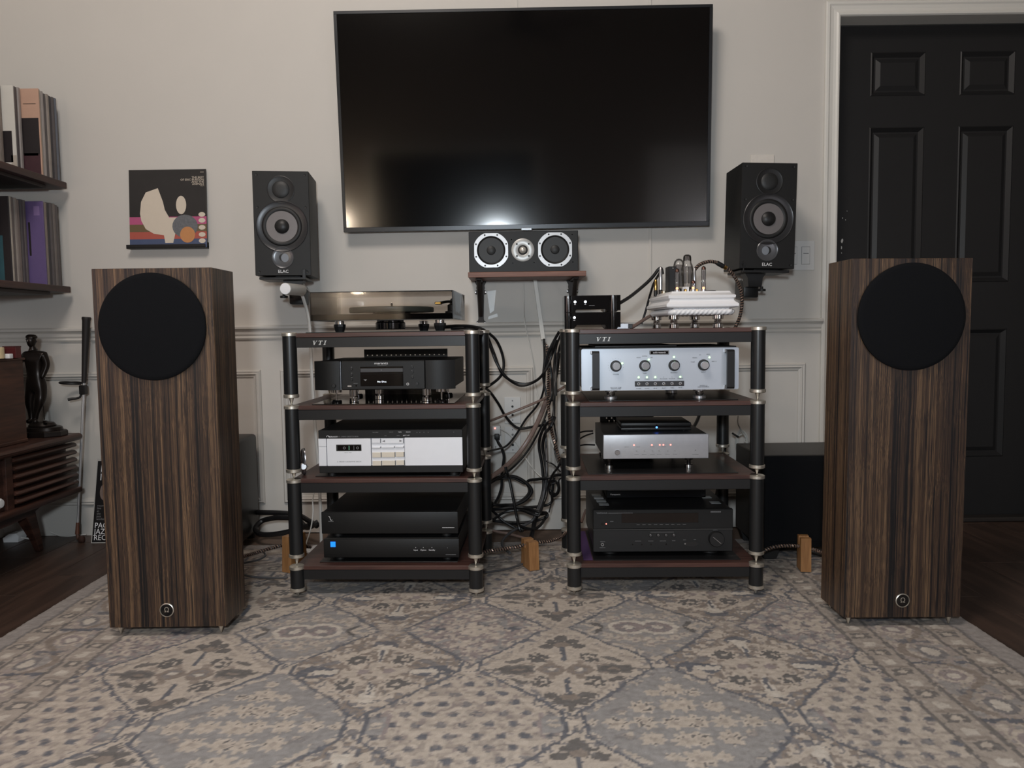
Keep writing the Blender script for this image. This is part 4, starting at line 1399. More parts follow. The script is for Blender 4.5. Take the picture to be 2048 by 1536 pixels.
for x_, y_, n_s in ((-W2 + 0.040, 0.060, 0), (-W2 + 0.036, 0.105, 0), (-W2 + 0.032, 0.150, 0), (-W2 + 0.028, 0.195, 0), (W2 - 0.034, 0.07, 1), (W2 - 0.044, 0.15, 1)):
    MB().box(x_ - 0.015, x_ + 0.015, y_, y_ + 0.030, zt - 0.0006, zt + 0.0004).build('pale_square', PALE_SQ, t)  # pale grey squares on the case top
for fx in (-W2 + 0.055, W2 - 0.06):
    for fy in (0.05, 0.30):
        MB().lathe([(0.024, 0), (0.026, 0.002), (0.026, zb - 0.002), (0.022, zb + 0.003)], (fx, fy, 0), n=26).build('foot', BLACKP, t)
Z1 = Z0 + zt
T2 = Front('disc_player', 'slim black disc player lying on the big receiver', 'player', 1212, 1412, 2.440, Z1 + 0.0006, RROT)
t, W2 = T2.t, T2.h
MB().box(-W2, W2, 0.004, 0.19, 0.004, 0.040, 0.002).build('chassis', BLACKM, t)
MB().box(-W2 - 0.001, W2 + 0.001, 0, 0.006, 0.004, 0.041, 0.0015).build('front_panel', BLACKG, t)
MB().box(-W2 + 0.004, W2 - 0.004, -0.0008, 0.001, 0.029, 0.0302).build('panel_seam', GREYT, t)
text('Panasonic', 0.0075, T2.lx(1230), -0.0004, 0.0155, WHITET, t, sx=1.1)
for fx in (-W2 + 0.03, W2 - 0.03):
    for fy in (0.03, 0.16):
        MB().cyl((fx, fy, 0), (fx, fy, 0.0045), 0.008, n=14).build('foot', BLACKP, t)
# purple cloth under the receiver's left side
o = MB().box(0.030, 0.058, 0.030, 0.36, 0, 0.0016, 0.0004).build('purple_cloth', M('purple_cloth', lin(74, 48, 92), 0.85, var=0.15, scale=200))
o.location = onrack('R', 0, 0, SHZ[3] + 0.0003)
o.rotation_euler = (0, 0, RROT)
tag(o, 'narrow purple cloth lying left of the big receiver', 'cloth')

# ---- two small glossy boxes
Z0 = SHZ[0]
GB = 'two small glossy black boxes stacked on the right rack'


def small_box(z, h, legs, lab, leds, ydep):
    T = Front('phono_box', lab, 'hifi box', 1129.5, 1241.5, 2.272, z, RROT, GB)
    t, W2 = T.t, T.h
    z0 = 0.0
    zl = h
    b0 = legs
    o_ = [(-W2, 0), (-W2 + 0.026, 0), (-W2 + 0.036, b0), (W2 - 0.046, b0), (W2 - 0.034, 0), (W2 - 0.012, 0), (W2 - 0.008, b0 * .5), (W2, b0 * .5), (W2, zl), (-W2, zl)]
    MB().prism(o_, 0.006, ydep).build('case', BLACKG, t)
    MB().prism([(-W2 + 0.024, b0 + 0.0015), (W2 - 0.040, b0 + 0.0015), (W2 - 0.030, zl - 0.0015), (-W2 + 0.020, zl - 0.0015)], 0.0025, 0.0066).build('front_panel', BLACKG, t)
    for xx in (-W2 + 0.011, W2 - 0.022):
        MB().cyl((xx, 0.0085, 0.0006), (xx, 0.0085, zl - 0.001), 0.0095, n=24).build('front_pillar', BLACKG, t)
    for px, pz in leds:
        MB().lathe([(0.0040, 0), (0.0036, 0.0016), (0, 0.0022)], (T.lx(px), 0.0025, pz), (0, -1, 0), n=18).build('light_button', LED_W, t)
        dashes(T.lx(px) - 0.003, T.lx(px) + 0.003, pz - 0.0078, 0.0021, 0.0014, WHITET, t)
    return t, h


zA, zB = A(1180, 624.5, 2.272)[1], A(1180, 591, 2.272)[1]
h1 = zA - Z0 - 0.0004
t, _ = small_box(Z0 + 0.0003, h1, 0.013, 'glossy black box with one white light, lower of two', [(1149.5, h1 * .70)], 0.15)
h2 = zB - zA
t, _ = small_box(Z0 + h1 + 0.0008, h2, 0.0085, 'glossy black box with two white lights, upper of two', [(1151, h2 * .62), (1171.5, h2 * .62)], 0.15)
dashes(-0.010, 0.006, h2 * .40, 0.0021, 0.0014, GREYT, t)

# ---- little silver box beside them
xs0, xs1 = A(1229, 650, 2.29)[0], A(1257, 650, 2.29)[0]
t = thing('adapter_box', 'tiny silver box beside the stacked glossy black boxes', 'box', ((xs0 + xs1) / 2, 2.29, Z0 + 0.0003), R(-4))
w2 = (xs1 - xs0) / 2
MB().box(-w2, w2, 0, 0.07, 0, 0.0165, 0.0012).build('case', M('grey_alu', lin(150, 150, 154), 0.35, metal=0.6), t)
MB().box(w2, w2 + 0.013, 0.012, 0.062, 0.001, 0.0150, 0.001).build('socket_block', BLACKP, t)
MB().lathe([(0.003, 0), (0.003, 0.004), (0, 0.004)], (-w2 + 0.012, 0.035, 0.0165), n=14).build('screw', ALU, t)

# ---- white valve amplifier
xl, xr = A(1335, 617, 2.305)[0], A(1475, 617, 2.305)[0]
VA = thing('valve_amplifier', 'white moulded valve amplifier with glowing tubes on the right rack', 'amplifier', ((xl + xr) / 2, 2.305, SHZ[0] + 0.0002), R(2.2))
W2 = (xr - xl) / 2
ZS = lambda py: A(1400, py, 2.305)[1] - SHZ[0] - 0.0002
D = 0.27
zz_ = [ZS(500 + q / 8.904) for q in (1160, 1045, 1030, 960, 890, 850, 790, 780, 728)]
# (outset beyond W2, height)
profl = [(-0.012, zz_[1] + 0.001), (-0.006, zz_[2]), (0.0010, zz_[2] + 0.0015), (0.0045, (zz_[2] * .6 + zz_[3] * .4)), (0.0042, zz_[3]), (0.0010, zz_[3] + 0.0030), (-0.0045, (zz_[3] + zz_[4]) / 2 + 0.001), (-0.0075, zz_[4]), (-0.0075, zz_[5] - 0.002),
         (-0.0035, zz_[5]), (-0.0025, zz_[6] - 0.003), (-0.0050, zz_[6] - 0.0005), (-0.0105, zz_[7]), (-0.0125, zz_[7] + 0.001), (-0.0170, zz_[8])]
mb = MB()
rg = []
for o_, z_ in profl:
    rg.append([mb.bm.verts.new(p) for p in ((-W2 - o_, -o_, z_), (W2 + o_, -o_, z_), (W2 + o_, D + o_, z_), (-W2 - o_, D + o_, z_))])
for a, b_ in zip(rg, rg[1:]):
    for i in range(4):
        mb.bm.faces.new((a[i], a[(i + 1) % 4], b_[(i + 1) % 4], b_[i])).smooth = True
mb.bm.faces.new(rg[-1])
mb.bm.faces.new(list(reversed(rg[0])))
MB_ = mb.build('moulded_case', WHITEL, VA)
rz = (zz_[0] + zz_[1]) / 2
rr_ = (zz_[1] - zz_[0]) / 2
cr = 0.010
path = []
cx_, cy_ = W2 - 0.012, 0.004
corner = [(-cx_, cy_ + cr), (-cx_ + cr, cy_), (cx_ - cr, cy_), (cx_, cy_ + cr), (cx_, D - 0.006 - cr), (cx_ - cr, D - 0.006), (-cx_ + cr, D - 0.006), (-cx_, D - 0.006 - cr)]
for (ax_, ay_), (bx_, by_) in zip(corner, corner[1:] + corner[:1]):
    L_ = math.hypot(bx_ - ax_, by_ - ay_)
    m_ = max(2, int(L_ / 0.0016))
    path += [(ax_ + (bx_ - ax_) * i / m_, ay_ + (by_ - ay_) * i / m_, rz) for i in range(m_)]
mb = MB()
mb.tube(path, rr_ * 0.92, 18, closed=True, lobes=3, twist=2 * PI / 3 * 0.0016 / 0.0135, amp=0.10)
mb.build('rope_moulding', WHITEL, VA)
MB().box(-W2 + 0.020, W2 - 0.020, 0.012, D - 0.014, zz_[0] + 0.002, zz_[1] + 0.002).build('base_plate', WHITEL, VA)
ztop = zz_[8]
for px, fy in ((1348, 0.035), (1437, 0.035), (1313, 0.225), (1390, 0.225)):
    fx = A(px, 640, 2.305 + fy)[0] - (xl + xr) / 2 + (0.008 if fy > .1 else 0)
    hgt = zz_[0] + 0.001
    f_ = MB().lathe([(0.0135, 0), (0.0150, 0.001), (0.0150, 0.0115), (0.0135, 0.0125)], (fx, fy, 0), n=28).build('foot', CHROME, VA)
    MB().lathe([(0.0150, hgt - 0.0125), (0.0165, hgt - 0.0115), (0.0165, hgt)], (fx, fy, 0), n=28).build('foot_cap', CHROME, f_)
    sp = [(fx + 0.0105 * math.cos(a), fy + 0.0105 * math.sin(a), 0.0125 + (hgt - 0.025) * a / (4 * 2 * PI)) for a in [k * 2 * PI / 12 for k in range(49)]]
    MB().tube(sp, 0.0011, 5).build('spring', CHROME, f_)
TUBEG = GLASS('valve_glass', (0.95, 0.945, 0.945), 0.02, 1.5, 0.9)
HEAT = EM('heater_glow', (1.0, 0.42, 0.20), 2.6)
GETTER = M('getter_brown', lin(120, 84, 72), 0.25, metal=0.6)
PLATE = M('valve_plate', lin(128, 122, 118), 0.4, metal=0.5)


def vx(q, fy):
    return A(1270 + q / 8.904, 600, 2.305 + fy)[0] - (xl + xr) / 2


def vz(q, fy):
    return A(1390, 500 + q / 8.904, 2.305 + fy)[1] - SHZ[0]


def small_tube(q, fy, q_top, base=True, glow=4.0):
    x = vx(q, fy)
    z0 = ztop
    zt = vz(q_top, fy)
    g = MB().lathe([(0.0062, z0 + 0.004), (0.0068, z0 + 0.008), (0.0068, zt - 0.008), (0.0058, zt - 0.004), (0.0030, zt - 0.0015), (0.0008, zt), (0, zt + 0.001)], (x, fy, 0), n=24).build('valve', TUBEG, VA)
    MB().lathe([(0.0055, zt - 0.0115), (0.0062, zt - 0.0075), (0.0052, zt - 0.0045), (0.0024, zt - 0.0024), (0, zt - 0.002)], (x, fy, 0), n=20).build('getter', GETTER, g)
    MB().box(x - 0.0030, x + 0.0030, fy - 0.0018, fy + 0.0018, z0 + 0.014, zt - 0.014, 0.0008).build('plate', PLATE, g)
    MB().lathe([(0.0028, z0 + 0.008), (0.0036, z0 + 0.010), (0.0036, z0 + 0.0125), (0.0020, z0 + 0.0145)], (x, fy, 0), n=14).build('heater', HEAT, g)
    for dx in (-0.0040, 0.0040):
        MB().cyl((x + dx, fy, z0 + 0.006), (x + dx, fy, zt - 0.012), 0.0004, n=6).build('support_rod', ALU, g)
    MB().lathe([(0.0082, z0 - 0.001), (0.0082, z0 + 0.0062), (0.0070, z0 + 0.0068)], (x, fy, 0), n=24).build('valve_socket', ALU, g)


small_tube(757, 0.05, 322)
small_tube(1232, 0.05, 285)
small_tube(1042, 0.035, 530)
x, fy = vx(955, 0.13), 0.13
zt = vz(78, fy)
g = MB().lathe([(0.0125, ztop + 0.016), (0.0150, ztop + 0.024), (0.0188, zt - 0.058), (0.0192, zt - 0.047), (0.0165, zt - 0.034), (0.0128, zt - 0.026), (0.0126, zt - 0.010), (0.0108, zt - 0.0035), (0.006, zt - 0.0008), (0, zt)], (x, fy, 0), n=32).build('rectifier_valve', TUBEG, VA)
MB().lathe([(0.0155, ztop), (0.0158, ztop + 0.015), (0.0140, ztop + 0.017)], (x, fy, 0), n=28).build('valve_base', BLACKP, g)
for dx in (-0.007, 0.007):
    MB().box(x + dx - 0.0045, x + dx + 0.0045, fy - 0.004, fy + 0.004, ztop + 0.030, zt - 0.038, 0.001).build('plate', PLATE, g)
MB().lathe([(0.0105, zt - 0.039), (0.0115, zt - 0.038), (0, zt - 0.037)], (x, fy, 0), n=20).build('mica', M('mica', lin(190, 188, 186), 0.3), g)
MB().lathe([(0.0118, zt - 0.020), (0.0118, zt - 0.012), (0.0100, zt - 0.005), (0.005, zt - 0.002), (0, zt - 0.0015)], (x, fy, 0), n=20).build('getter', GLASS('getter_haze', (0.55, 0.54, 0.55), 0.1, 1.5, 2.5), g)
MB().tube([(x - 0.005, fy - 0.007, ztop + 0.018), (x - 0.001, fy - 0.006, ztop + 0.032)], 0.0008, 6).build('support_rod', ALU, g)
x2, fy2 = vx(820, 0.19), 0.19
zt2 = vz(150, fy2)
g = MB().lathe([(0.014, ztop + 0.016), (0.0195, zt2 - 0.046), (0.0195, zt2 - 0.030), (0.015, zt2 - 0.010), (0.008, zt2 - 0.002), (0, zt2)], (x2, fy2, 0), n=28).build('rectifier_valve', TUBEG, VA)
MB().lathe([(0.0155, ztop), (0.0158, ztop + 0.015), (0.0140, ztop + 0.017)], (x2, fy2, 0), n=28).build('valve_base', BLACKP, g)
MB().box(x2 - 0.010, x2 + 0.010, fy2 - 0.006, fy2 + 0.006, ztop + 0.024, zt2 - 0.020, 0.001).build('plate', PLATE, g)
tx0, tx1 = vx(618, 0.10), vx(760, 0.10)
tf = MB().box(tx0, tx1, 0.10, 0.145, ztop, vz(288, 0.10), 0.0015).build('transformer', BLACKM, VA)
MB().lathe([(0.002, 0), (0.002, 0.001), (0, 0.0015)], ((tx0 + tx1) / 2, 0.10, vz(318, 0.10)), (0, -1, 0), n=12).build('bolt', CHROME, tf)
for q, fy, r_ in ((905, 0.06, 0.0052), (1105, 0.055, 0.0060)):
    MB().lathe([(r_, ztop), (r_, ztop + 0.0075), (r_ * .7, ztop + 0.009), (0, ztop + 0.009)], (vx(q, fy), fy, 0), n=6, smooth=False).build('terminal', BRASS, VA)
MB().box(vx(862, .09), vx(975, .09), 0.085, 0.10, ztop, vz(655, .09), 0.001).build('capacitor', WHITEP, VA)
MB().lathe([(0.0095, ztop - 0.004), (0.0095, ztop + 0.0075), (0.0075, ztop + 0.0085), (0, ztop + 0.0085)], (vx(545, 0.16), 0.16, 0), n=26).build('capacitor_can', M('champagne_metal', lin(180, 168, 140), 0.25, metal=0.9), VA)
MB().lathe([(0.0145, ztop), (0.0145, ztop + 0.0022), (0.013, ztop + 0.003), (0, ztop + 0.003)], (vx(1365, 0.04), 0.04, 0), n=30).build('volume_dial', BLACKP, VA)
for q, fy, q0, q1 in ((492, 0.185, 780, 300), (410, 0.215, 790, 520), (1100, 0.20, 720, 320)):
    x = vx(q, fy)
    zt = vz(q1, fy)
    pg = MB().lathe([(0.0065, ztop - 0.006), (0.0065, ztop + 0.012), (0.0050, ztop + 0.014)], (x, fy, 0), n=18).build('plug', BLACKP, VA)
    MB().lathe([(0.0052, ztop + 0.013), (0.0060, (ztop + zt) / 2), (0.0048, zt - 0.003), (0.003, zt)], (x, fy, 0), n=18).build('plug_barrel', ALU if q != 410 else BRASS, pg)

# ================================================================== things on the wall
TVG = M('tv_screen_glass', lin(7, 7, 8), 0.095, var=0.15, scale=9, spec=1.0)
x0, x1 = -0.632, 0.758
tv = thing('television', 'large black flat television hanging on the wall', 'television', ((x0 + x1) / 2, 2.958, 1.170))
tv.rotation_euler = (R(-3.7) * -1, R(-0.32), 0)
w2, h_ = (x1 - x0) / 2, 0.796
BZ = M('tv_bezel', lin(46, 48, 51), 0.3, metal=0.4, var=0.04)
MB().box(-w2 + 0.012, w2 - 0.012, 0.002, 0.006, 0.017, h_ - 0.012).build('screen', TVG, tv)
fr = MB()
fr.box(-w2, w2, 0, 0.022, 0, 0.0175, 0.0012)
fr.box(-w2, w2, 0, 0.022, h_ - 0.0115, h_, 0.0012)
fr.box(-w2, -w2 + 0.0115, 0, 0.022, 0.0175, h_ - 0.0115)
fr.box(w2 - 0.0115, w2, 0, 0.022, 0.0175, h_ - 0.0115)
fr.build('bezel', BZ, tv)
MB().box(-w2 + 0.004, w2 - 0.004, 0.006, 0.028, 0.004, h_ - 0.004, 0.002).build('back_cover', BLACKP, tv)
xt = A(1053, 458, 2.958)[0] - (x0 + x1) / 2
lb = MB().box(xt - 0.020, xt + 0.020, -0.0012, 0.002, -0.0050, 0.0045, 0.0012).build('logo_tab', M('tab_silver', lin(160, 164, 168), 0.35, metal=0.4), tv)
text('SAMSUNG', 0.0052, xt, -0.0016, 0.001, WHITET, lb, sx=1.1)
MB().box(xt - 0.003, xt + 0.003, 0.001, 0.006, -0.0085, -0.005).build('sensor', BLACKG, tv)
MB().box(-0.22, 0.22, 0.028, 0.036, 0.20, 0.60, 0.002).build('mount_plate', BLACKM, tv)
for xx in (-0.14, 0.14):
    MB().box(xx - 0.012, xx + 0.012, 0.034, 0.060, 0.25, 0.30).build('mount_arm', BLACKM, tv)

# ---- centre loudspeaker on its little shelf
xa, xb = A(936, 550, 2.80)[0], A(1172.5, 550, 2.80)[0]
zs1, zs0 = A(1054, 543, 2.80)[1], A(1054, 553.5, 2.80)[1]
sh = thing('wall_shelf', 'short brown wooden shelf on iron brackets under the television', 'shelf', ((xa + xb) / 2, 2.80, zs0))
w2 = (xb - xa) / 2
hs = zs1 - zs0
MB().box(-w2, w2, 0, 0.219, 0, hs, 0.0012).build('board', CSHELF, sh)


def iron(px):
    x = A(px, 600, 2.985)[0] - (xa + xb) / 2
    br = MB()
    # wall plate with trefoil ends and ears, silhouette in XZ
    o_ = []
    zl = A(px, 655, 2.985)[1] - zs0
    zt_ = -0.001
    half = [(0.000, zl), (0.006, zl + 0.008), (0.014, zl + 0.010), (0.019, zl + 0.016), (0.018, zl + 0.022), (0.012, zl + 0.027), (0.0105, zl + 0.034), (0.0110, zl + 0.060), (0.0135, -0.052), (0.0205, -0.050), (0.0225, -0.043), (0.019, -0.037), (0.0150, -0.035), (0.0165, -0.026), (0.0150, -0.018), (0.0190, -0.010), (0.0220, -0.004), (0.0220, zt_)]
    o_ = [(x + a, b_) for a, b_ in half] + [(x - a, b_) for a, b_ in reversed(half[1:])]
    br.prism(o_, 0.206, 0.2185)
    br = br.build('bracket', IRON, sh)
    # arm under the shelf and curved strut
    MB().box(x - 0.011, x + 0.011, 0.035, 0.207, -0.0075, -0.0008, 0.002).build('bracket_arm', IRON, br)
    MB().tube(spline([(x, 0.203, zl + 0.045), (x, 0.175, zl + 0.075), (x, 0.130, -0.070), (x, 0.085, -0.030), (x, 0.050, -0.009)]), 0.0058, 8, sx=1.5).build('bracket_strut', IRON, br)
    for dx, dz_ in ((0.0195, -0.0435), (-0.0195, -0.0435), (0.0150, zl + 0.018), (-0.0150, zl + 0.018)):
        MB().lathe([(0.0036, 0), (0.0032, 0.0012), (0, 0.002)], (x + dx, 0.206, dz_), (0, -1, 0), n=12).build('screw', ALU, br)


iron(961)
iron(1146)
CS = Front('centre_speaker', 'black centre speaker with two silver ringed drivers under the television', 'speaker', 940.5, 1157.5, 2.812, zs1 + 0.0003, 0)
t, W2 = CS.t, CS.h
hc = min(CS.lz(462, 1049), 1.1655 - zs1)
MB().box(-W2, W2, 0, 0.185, 0, hc, 0.0015).build('cabinet', BLACKV, t)
CONE = M('black_cone', lin(26, 27, 28), 0.5, var=0.1, scale=60)
RUB = M('black_rubber', lin(14, 14, 15), 0.55)
RINGW = M('pale_ring', lin(196, 197, 199), 0.35, metal=0.25)
zc = CS.lz(500, 1049)
for px in (985.3, 1111.8):
    x = CS.lx(px)
    rg_ = MB().ring(0.0515, 0.0655, -0.003, 0.0005, (x, zc), 64, square=0.0612).build('driver_ring', RINGW, t)
    for k_ in range(8):
        a = PI / 8 + k_ * PI / 4
        MB().disc((x + 0.0590 * math.cos(a), zc + 0.0590 * math.sin(a)), 0.0032, -0.0036, 0.002, n=12).build('bolt', BLACKP, rg_)
    MB().lathe([(0.0518, 0.001), (0.0495, 0.003), (0.0455, 0.001), (0.0440, -0.0005)], (x, 0, zc), (0, -1, 0), n=48).build('surround', RUB, rg_)
    MB().lathe([(0.0445, 0.0015), (0.0170, 0.0006), (0.0165, 0.0008), (0.0150, 0.0045), (0.009, 0.0070), (0, 0.0078)], (x, 0, zc), (0, -1, 0), n=40).build('cone', CONE, rg_)
x = CS.lx(1048)
tw = MB().lathe([(0.0415, 0), (0.0415, 0.0016), (0.0405, 0.0022), (0.0185, 0.0022), (0.0175, 0.0016)], (x, 0, zc), (0, -1, 0), n=48).build('tweeter_plate', M('tweeter_plate', lin(172, 172, 170), 0.38, metal=0.45), t)
MB().lathe([(0.0180, 0.0017), (0.0140, 0.0030), (0.0120, 0.0022)], (x, 0, zc), (0, -1, 0), n=32).build('tweeter_surround', RUB, tw)
MB().lathe([(0.0125, 0.002), (0.0105, 0.0065), (0.0065, 0.0098), (0, 0.0110)], (x, 0, zc), (0, -1, 0), n=32).build('dome', M('pale_dome', lin(206, 202, 194), 0.28, metal=0.5), tw)
for dx in (-0.0215, 0.0215):
    for dz_ in (-0.0215, 0.0215):
        MB().disc((x + dx, zc + dz_), 0.0036, -0.0028, 0.002, n=12).build('bolt', BLACKP, tw)
for px, pz in ((1026, 479), (1146, 469), (1028, 526), (1147, 524), (1070, 525)):
    MB().disc((CS.lx(px), CS.lz(pz, px)), 0.0022, -0.0006, n=10).build('grille_peg', BLACKG, t)


# ---- wall loudspeakers on clamp mounts
def bookshelf(pxc, pyb, w_, h_, Y, rotz, roll, label, side):
    x, z = A(pxc, pyb, Y)
    t = thing('bookshelf_speaker', label, 'speaker', (x, Y, z), rotz, 'pair of black speakers mounted on the wall')
    t.rotation_euler = (0, roll, rotz)
    W2 = w_ / 2
    s_ = h_ / 0.363
    MB().box(-W2, W2, 0.0, 0.185, 0, h_, 0.0012).build('cabinet', BLACKV, t)
    z1 = h_ * 0.825
    tw = MB().lathe([(0.0475, 0), (0.0475, 0.0016), (0.0455, 0.0022), (0.0435, 0.0014), (0.0300, 0.0004), (0.0290, 0.0012)], (0, 0, z1), (0, -1, 0), n=48).build('tweeter', BLACKM, t)
    MB().lathe([(0.030, 0.0008), (0.027, 0.0030), (0.014, 0.0045), (0, 0.005)], (0, 0, z1), (0, -1, 0), n=32).build('tweeter_grille', CONE, tw)
    z2 = h_ * 0.472
    wf = MB().lathe([(0.0900, 0), (0.0900, 0.0018), (0.0880, 0.0028), (0.0860, 0.0018), (0.0690, 0.0004)], (0, 0, z2), (0, -1, 0), n=64).build('woofer_frame', M('frame_grey', lin(52, 52, 54), 0.3, metal=0.4), t)
    MB().lathe([(0.0690, 0.0004), (0.0680, 0.0020), (0.0630, 0.0040), (0.0570, 0.0035), (0.0535, 0.0010)], (0, 0, z2), (0, -1, 0), n=56).build('surround', RUB, wf)
    MB().lathe([(0.0540, 0.0012), (0.0250, 0.0006)], (0, 0, z2), (0, -1, 0), n=48).build('cone', M('grey_cone', lin(112, 108, 108), 0.38, metal=0.25, var=0.05), wf)
    MB().lathe([(0.0255, 0.0006), (0.0240, 0.0060), (0.0170, 0.0110), (0.0080, 0.0135), (0, 0.0140)], (0, 0, z2), (0, -1, 0), n=32).build('dust_cap', BLACKM, wf)
    z3 = h_ * 0.173
    pt = MB().lathe([(0.0385, 0.0), (0.0385, 0.0015), (0.0365, 0.0028), (0.0330, 0.0016), (0.0265, 0.0006)], (0, 0, z3), (0, -1, 0), n=44).build('port_flare', M('port_grey', lin(84, 85, 88), 0.25, metal=0.3), t)
    MB().lathe([(0.0268, 0.0004), (0.0, 0.0008)], (0, 0, z3), (0, -1, 0), n=32).build('port_hole', RUB, pt)
    MB().lathe([(0.0130, 0.0009), (0.0, 0.0012)], (side * 0.007, 0, z3 - 0.001), (0, -1, 0), n=24, sx=1, sy=1.15).build('lit_port_end', M('lit_port_grey', lin(120, 126, 134), 0.5), pt)  # cool light on the back of the port, put into the disc's colour
    text('ELAC', 0.0155, 0, -0.0005, h_ * 0.038, WHITET, t, sx=1.0, ext=0.0004)
    for sx_ in (-1, 1):
        for zz in (0.965, 0.655, 0.035):
            MB().lathe([(0.0045, 0), (0.0042, 0.0010), (0.0025, 0.0002), (0, 0.0002)], (sx_ * (W2 - 0.014), 0, h_ * zz), (0, -1, 0), n=14).build('grille_peg', RUB, t)
    # the mount: a thing of its own that carries the speaker
    m = thing('speaker_mount', 'black clamp mount under the %s wall speaker' % ('left' if side > 0 else 'right'), 'wall mount', (x, Y, z), rotz, 'black wall mounts under the speakers')
    m.rotation_euler = (0, roll, rotz)
    pl = MB().box(-W2 + 0.010, W2 - 0.022 if side > 0 else W2 - 0.012, 0.012, 0.17, -0.0135, -0.0045, 0.0012)
    pl.build('tray', BLACKM, m)
    MB().box(-W2 * .35, W2 * .55, 0.035, 0.15, -0.0045, -0.0010).build('pad', RUB, m)
    cl = MB().box(W2 - 0.030, W2 - 0.018, -0.0085, -0.0015, -0.0130, 0.022, 0.001) if side > 0 else MB().box(-W2 + 0.012, -W2 + 0.014, -0.0085, -0.0025, -0.0130, 0.026)
    cl.build('clamp_lip', BLACKM, m)
    (MB().box(W2 - 0.030, W2 - 0.018, -0.0085, 0.014, -0.0135, -0.0095) if side > 0 else MB().box(-W2 + 0.012, -W2 + 0.020, -0.0085, 0.014, -0.0135, -0.0095)).build('clamp_arm', BLACKM, m)
    o_ = 0.018 * side
    MB().prism([(o_ - 0.035, -0.0135), (o_ + 0.040, -0.0135), (o_ + 0.030, -0.028), (o_ + 0.026, -0.060), (o_ - 0.022, -0.060), (o_ - 0.026, -0.028)], 0.07, 0.125).build('swivel', BLACKM, m)
    MB().box(o_ - 0.022, o_ + 0.034, 0.12, 0.2 + (0.02 if side > 0 else 0.03), -0.098, -0.030, 0.006, 2).build('wall_arm', BLACKM, m)
    for zz, xx in ((-0.066, o_ - 0.016 * side),):
        MB().lathe([(0.005, 0.000), (0.005, -0.008), (0.0135, -0.009), (0.0145, -0.013), (0.0135, -0.017), (0, -0.018)], (xx - 0.02 * side, 0.095, -0.058), n=20).build('clamp_knob', BLACKP, m)
    return t


bookshelf(567, 551, 0.193, 0.364, 2.75, R(-6) * -1, R(0.1), 'black wall speaker left of the television, above the turntable', 1)
bookshelf(1533.5, 537, 0.196, 0.368, 2.75, R(1.5), R(1.3), 'black wall speaker right of the television, beside the door casing', -1)

# ---- record sleeve on its ledge (plain generic print in the sleeve's colours)
xa, xb = A(253, 494, 2.985)[0], A(411, 494, 2.985)[0]
zl = A(332, 490, 2.985)[1]
lg = thing('picture_ledge', 'thin black ledge holding the record sleeve on the left wall area', 'ledge', ((xa + xb) / 2, 2.985, zl))
w2 = (xb - xa) / 2
MB().box(-w2, w2, -0.003, 0.035, -0.013, -0.009, 0.0006).build('shelf_plate', BLACKM, lg)
MB().box(-w2, w2, -0.003, 0.000, -0.009, 0.0025, 0.0006).build('front_lip', BLACKM, lg)
MB().box(-w2, w2, 0.0335, 0.0348, -0.009, 0.012).build('back_plate', BLACKM, lg)
xa2, xb2 = A(257, 420, 2.992)[0], A(411.5, 420, 2.992)[0]
zt = A(334, 338, 3.0)[1]
s_ = thing('record_sleeve', 'square record sleeve with colour bands standing on the black ledge', 'record', ((xa2 + xb2) / 2, 2.990, zl - 0.0088))
s_.rotation_euler = (R(-3.5), 0, 0)
w2, hh = (xb2 - xa2) / 2, zt - zl + 0.009
q = lambda a, b_: (-w2 + 2 * w2 * (a - 1052) / 636.0, hh * (1468 - b_) / 660.0)
MB().box(-w2, w2, 0, 0.004, 0, hh).build('sleeve', M('sleeve_black', lin(40, 38, 38), 0.35, var=0.25, scale=14), s_)


def band(y0, y1, c, n):
    a, b_ = q(1052, y1), q(1688, y0)
    MB().box(a[0], b_[0], -0.0004, 0.001, max(0, a[1]), b_[1]).build('colour_band', M('print_' + n, c, 0.4, var=0.05), s_)


band(1208, 1272, lin(176, 82, 122), 'pink')
band(1272, 1335, lin(104, 88, 62), 'olive')
band(1335, 1396, lin(168, 84, 72), 'red')
band(1396, 1468, lin(70, 82, 112), 'blue')
CRP = M('print_cream', lin(206, 194, 178), 0.4, var=0.03)
bl = [(1190, 1000), (1290, 965), (1330, 1080), (1345, 1150), (1380, 1215), (1450, 1215), (1440, 1300), (1410, 1430), (1345, 1430), (1335, 1365), (1250, 1350), (1185, 1310), (1150, 1240), (1140, 1180), (1150, 1080)]
MB().prism([q(*p) for p in bl], -0.0008, 0.0002).build('cream_shape', CRP, s_)
ov = [(1480 + 42 * math.cos(a), 1110 + 78 * math.sin(a)) for a in [k * 2 * PI / 20 for k in range(20)]]
MB().prism([q(*p) for p in ov], -0.0008, 0.0002).build('cream_shape', CRP, s_)
ov = [(1510 + 105 * math.cos(a), 1290 + 98 * math.sin(a)) for a in [k * 2 * PI / 24 for k in range(24)]]
MB().prism([q(*p) for p in ov], -0.0010, 0.0002).build('grey_shape', M('print_grey', lin(100, 102, 106), 0.4, var=0.4, scale=120), s_)
ov = [(1530 + 62 * math.cos(a), 1362 + 68 * math.sin(a)) for a in [k * 2 * PI / 24 for k in range(24)]]
MB().prism([q(*p) for p in ov], -0.0012, 0.0002).build('orange_shape', M('print_orange', lin(190, 132, 84), 0.4), s_)
for yy in (1192, 1242, 1302, 1362, 1415):
    ov = [(1650 + 28 * math.cos(a), yy + 20 * math.sin(a)) for a in [k * 2 * PI / 14 for k in range(14)]]
    MB().prism([q(*p) for p in ov], -0.0010, 0.0002).build('cream_dot', CRP, s_)
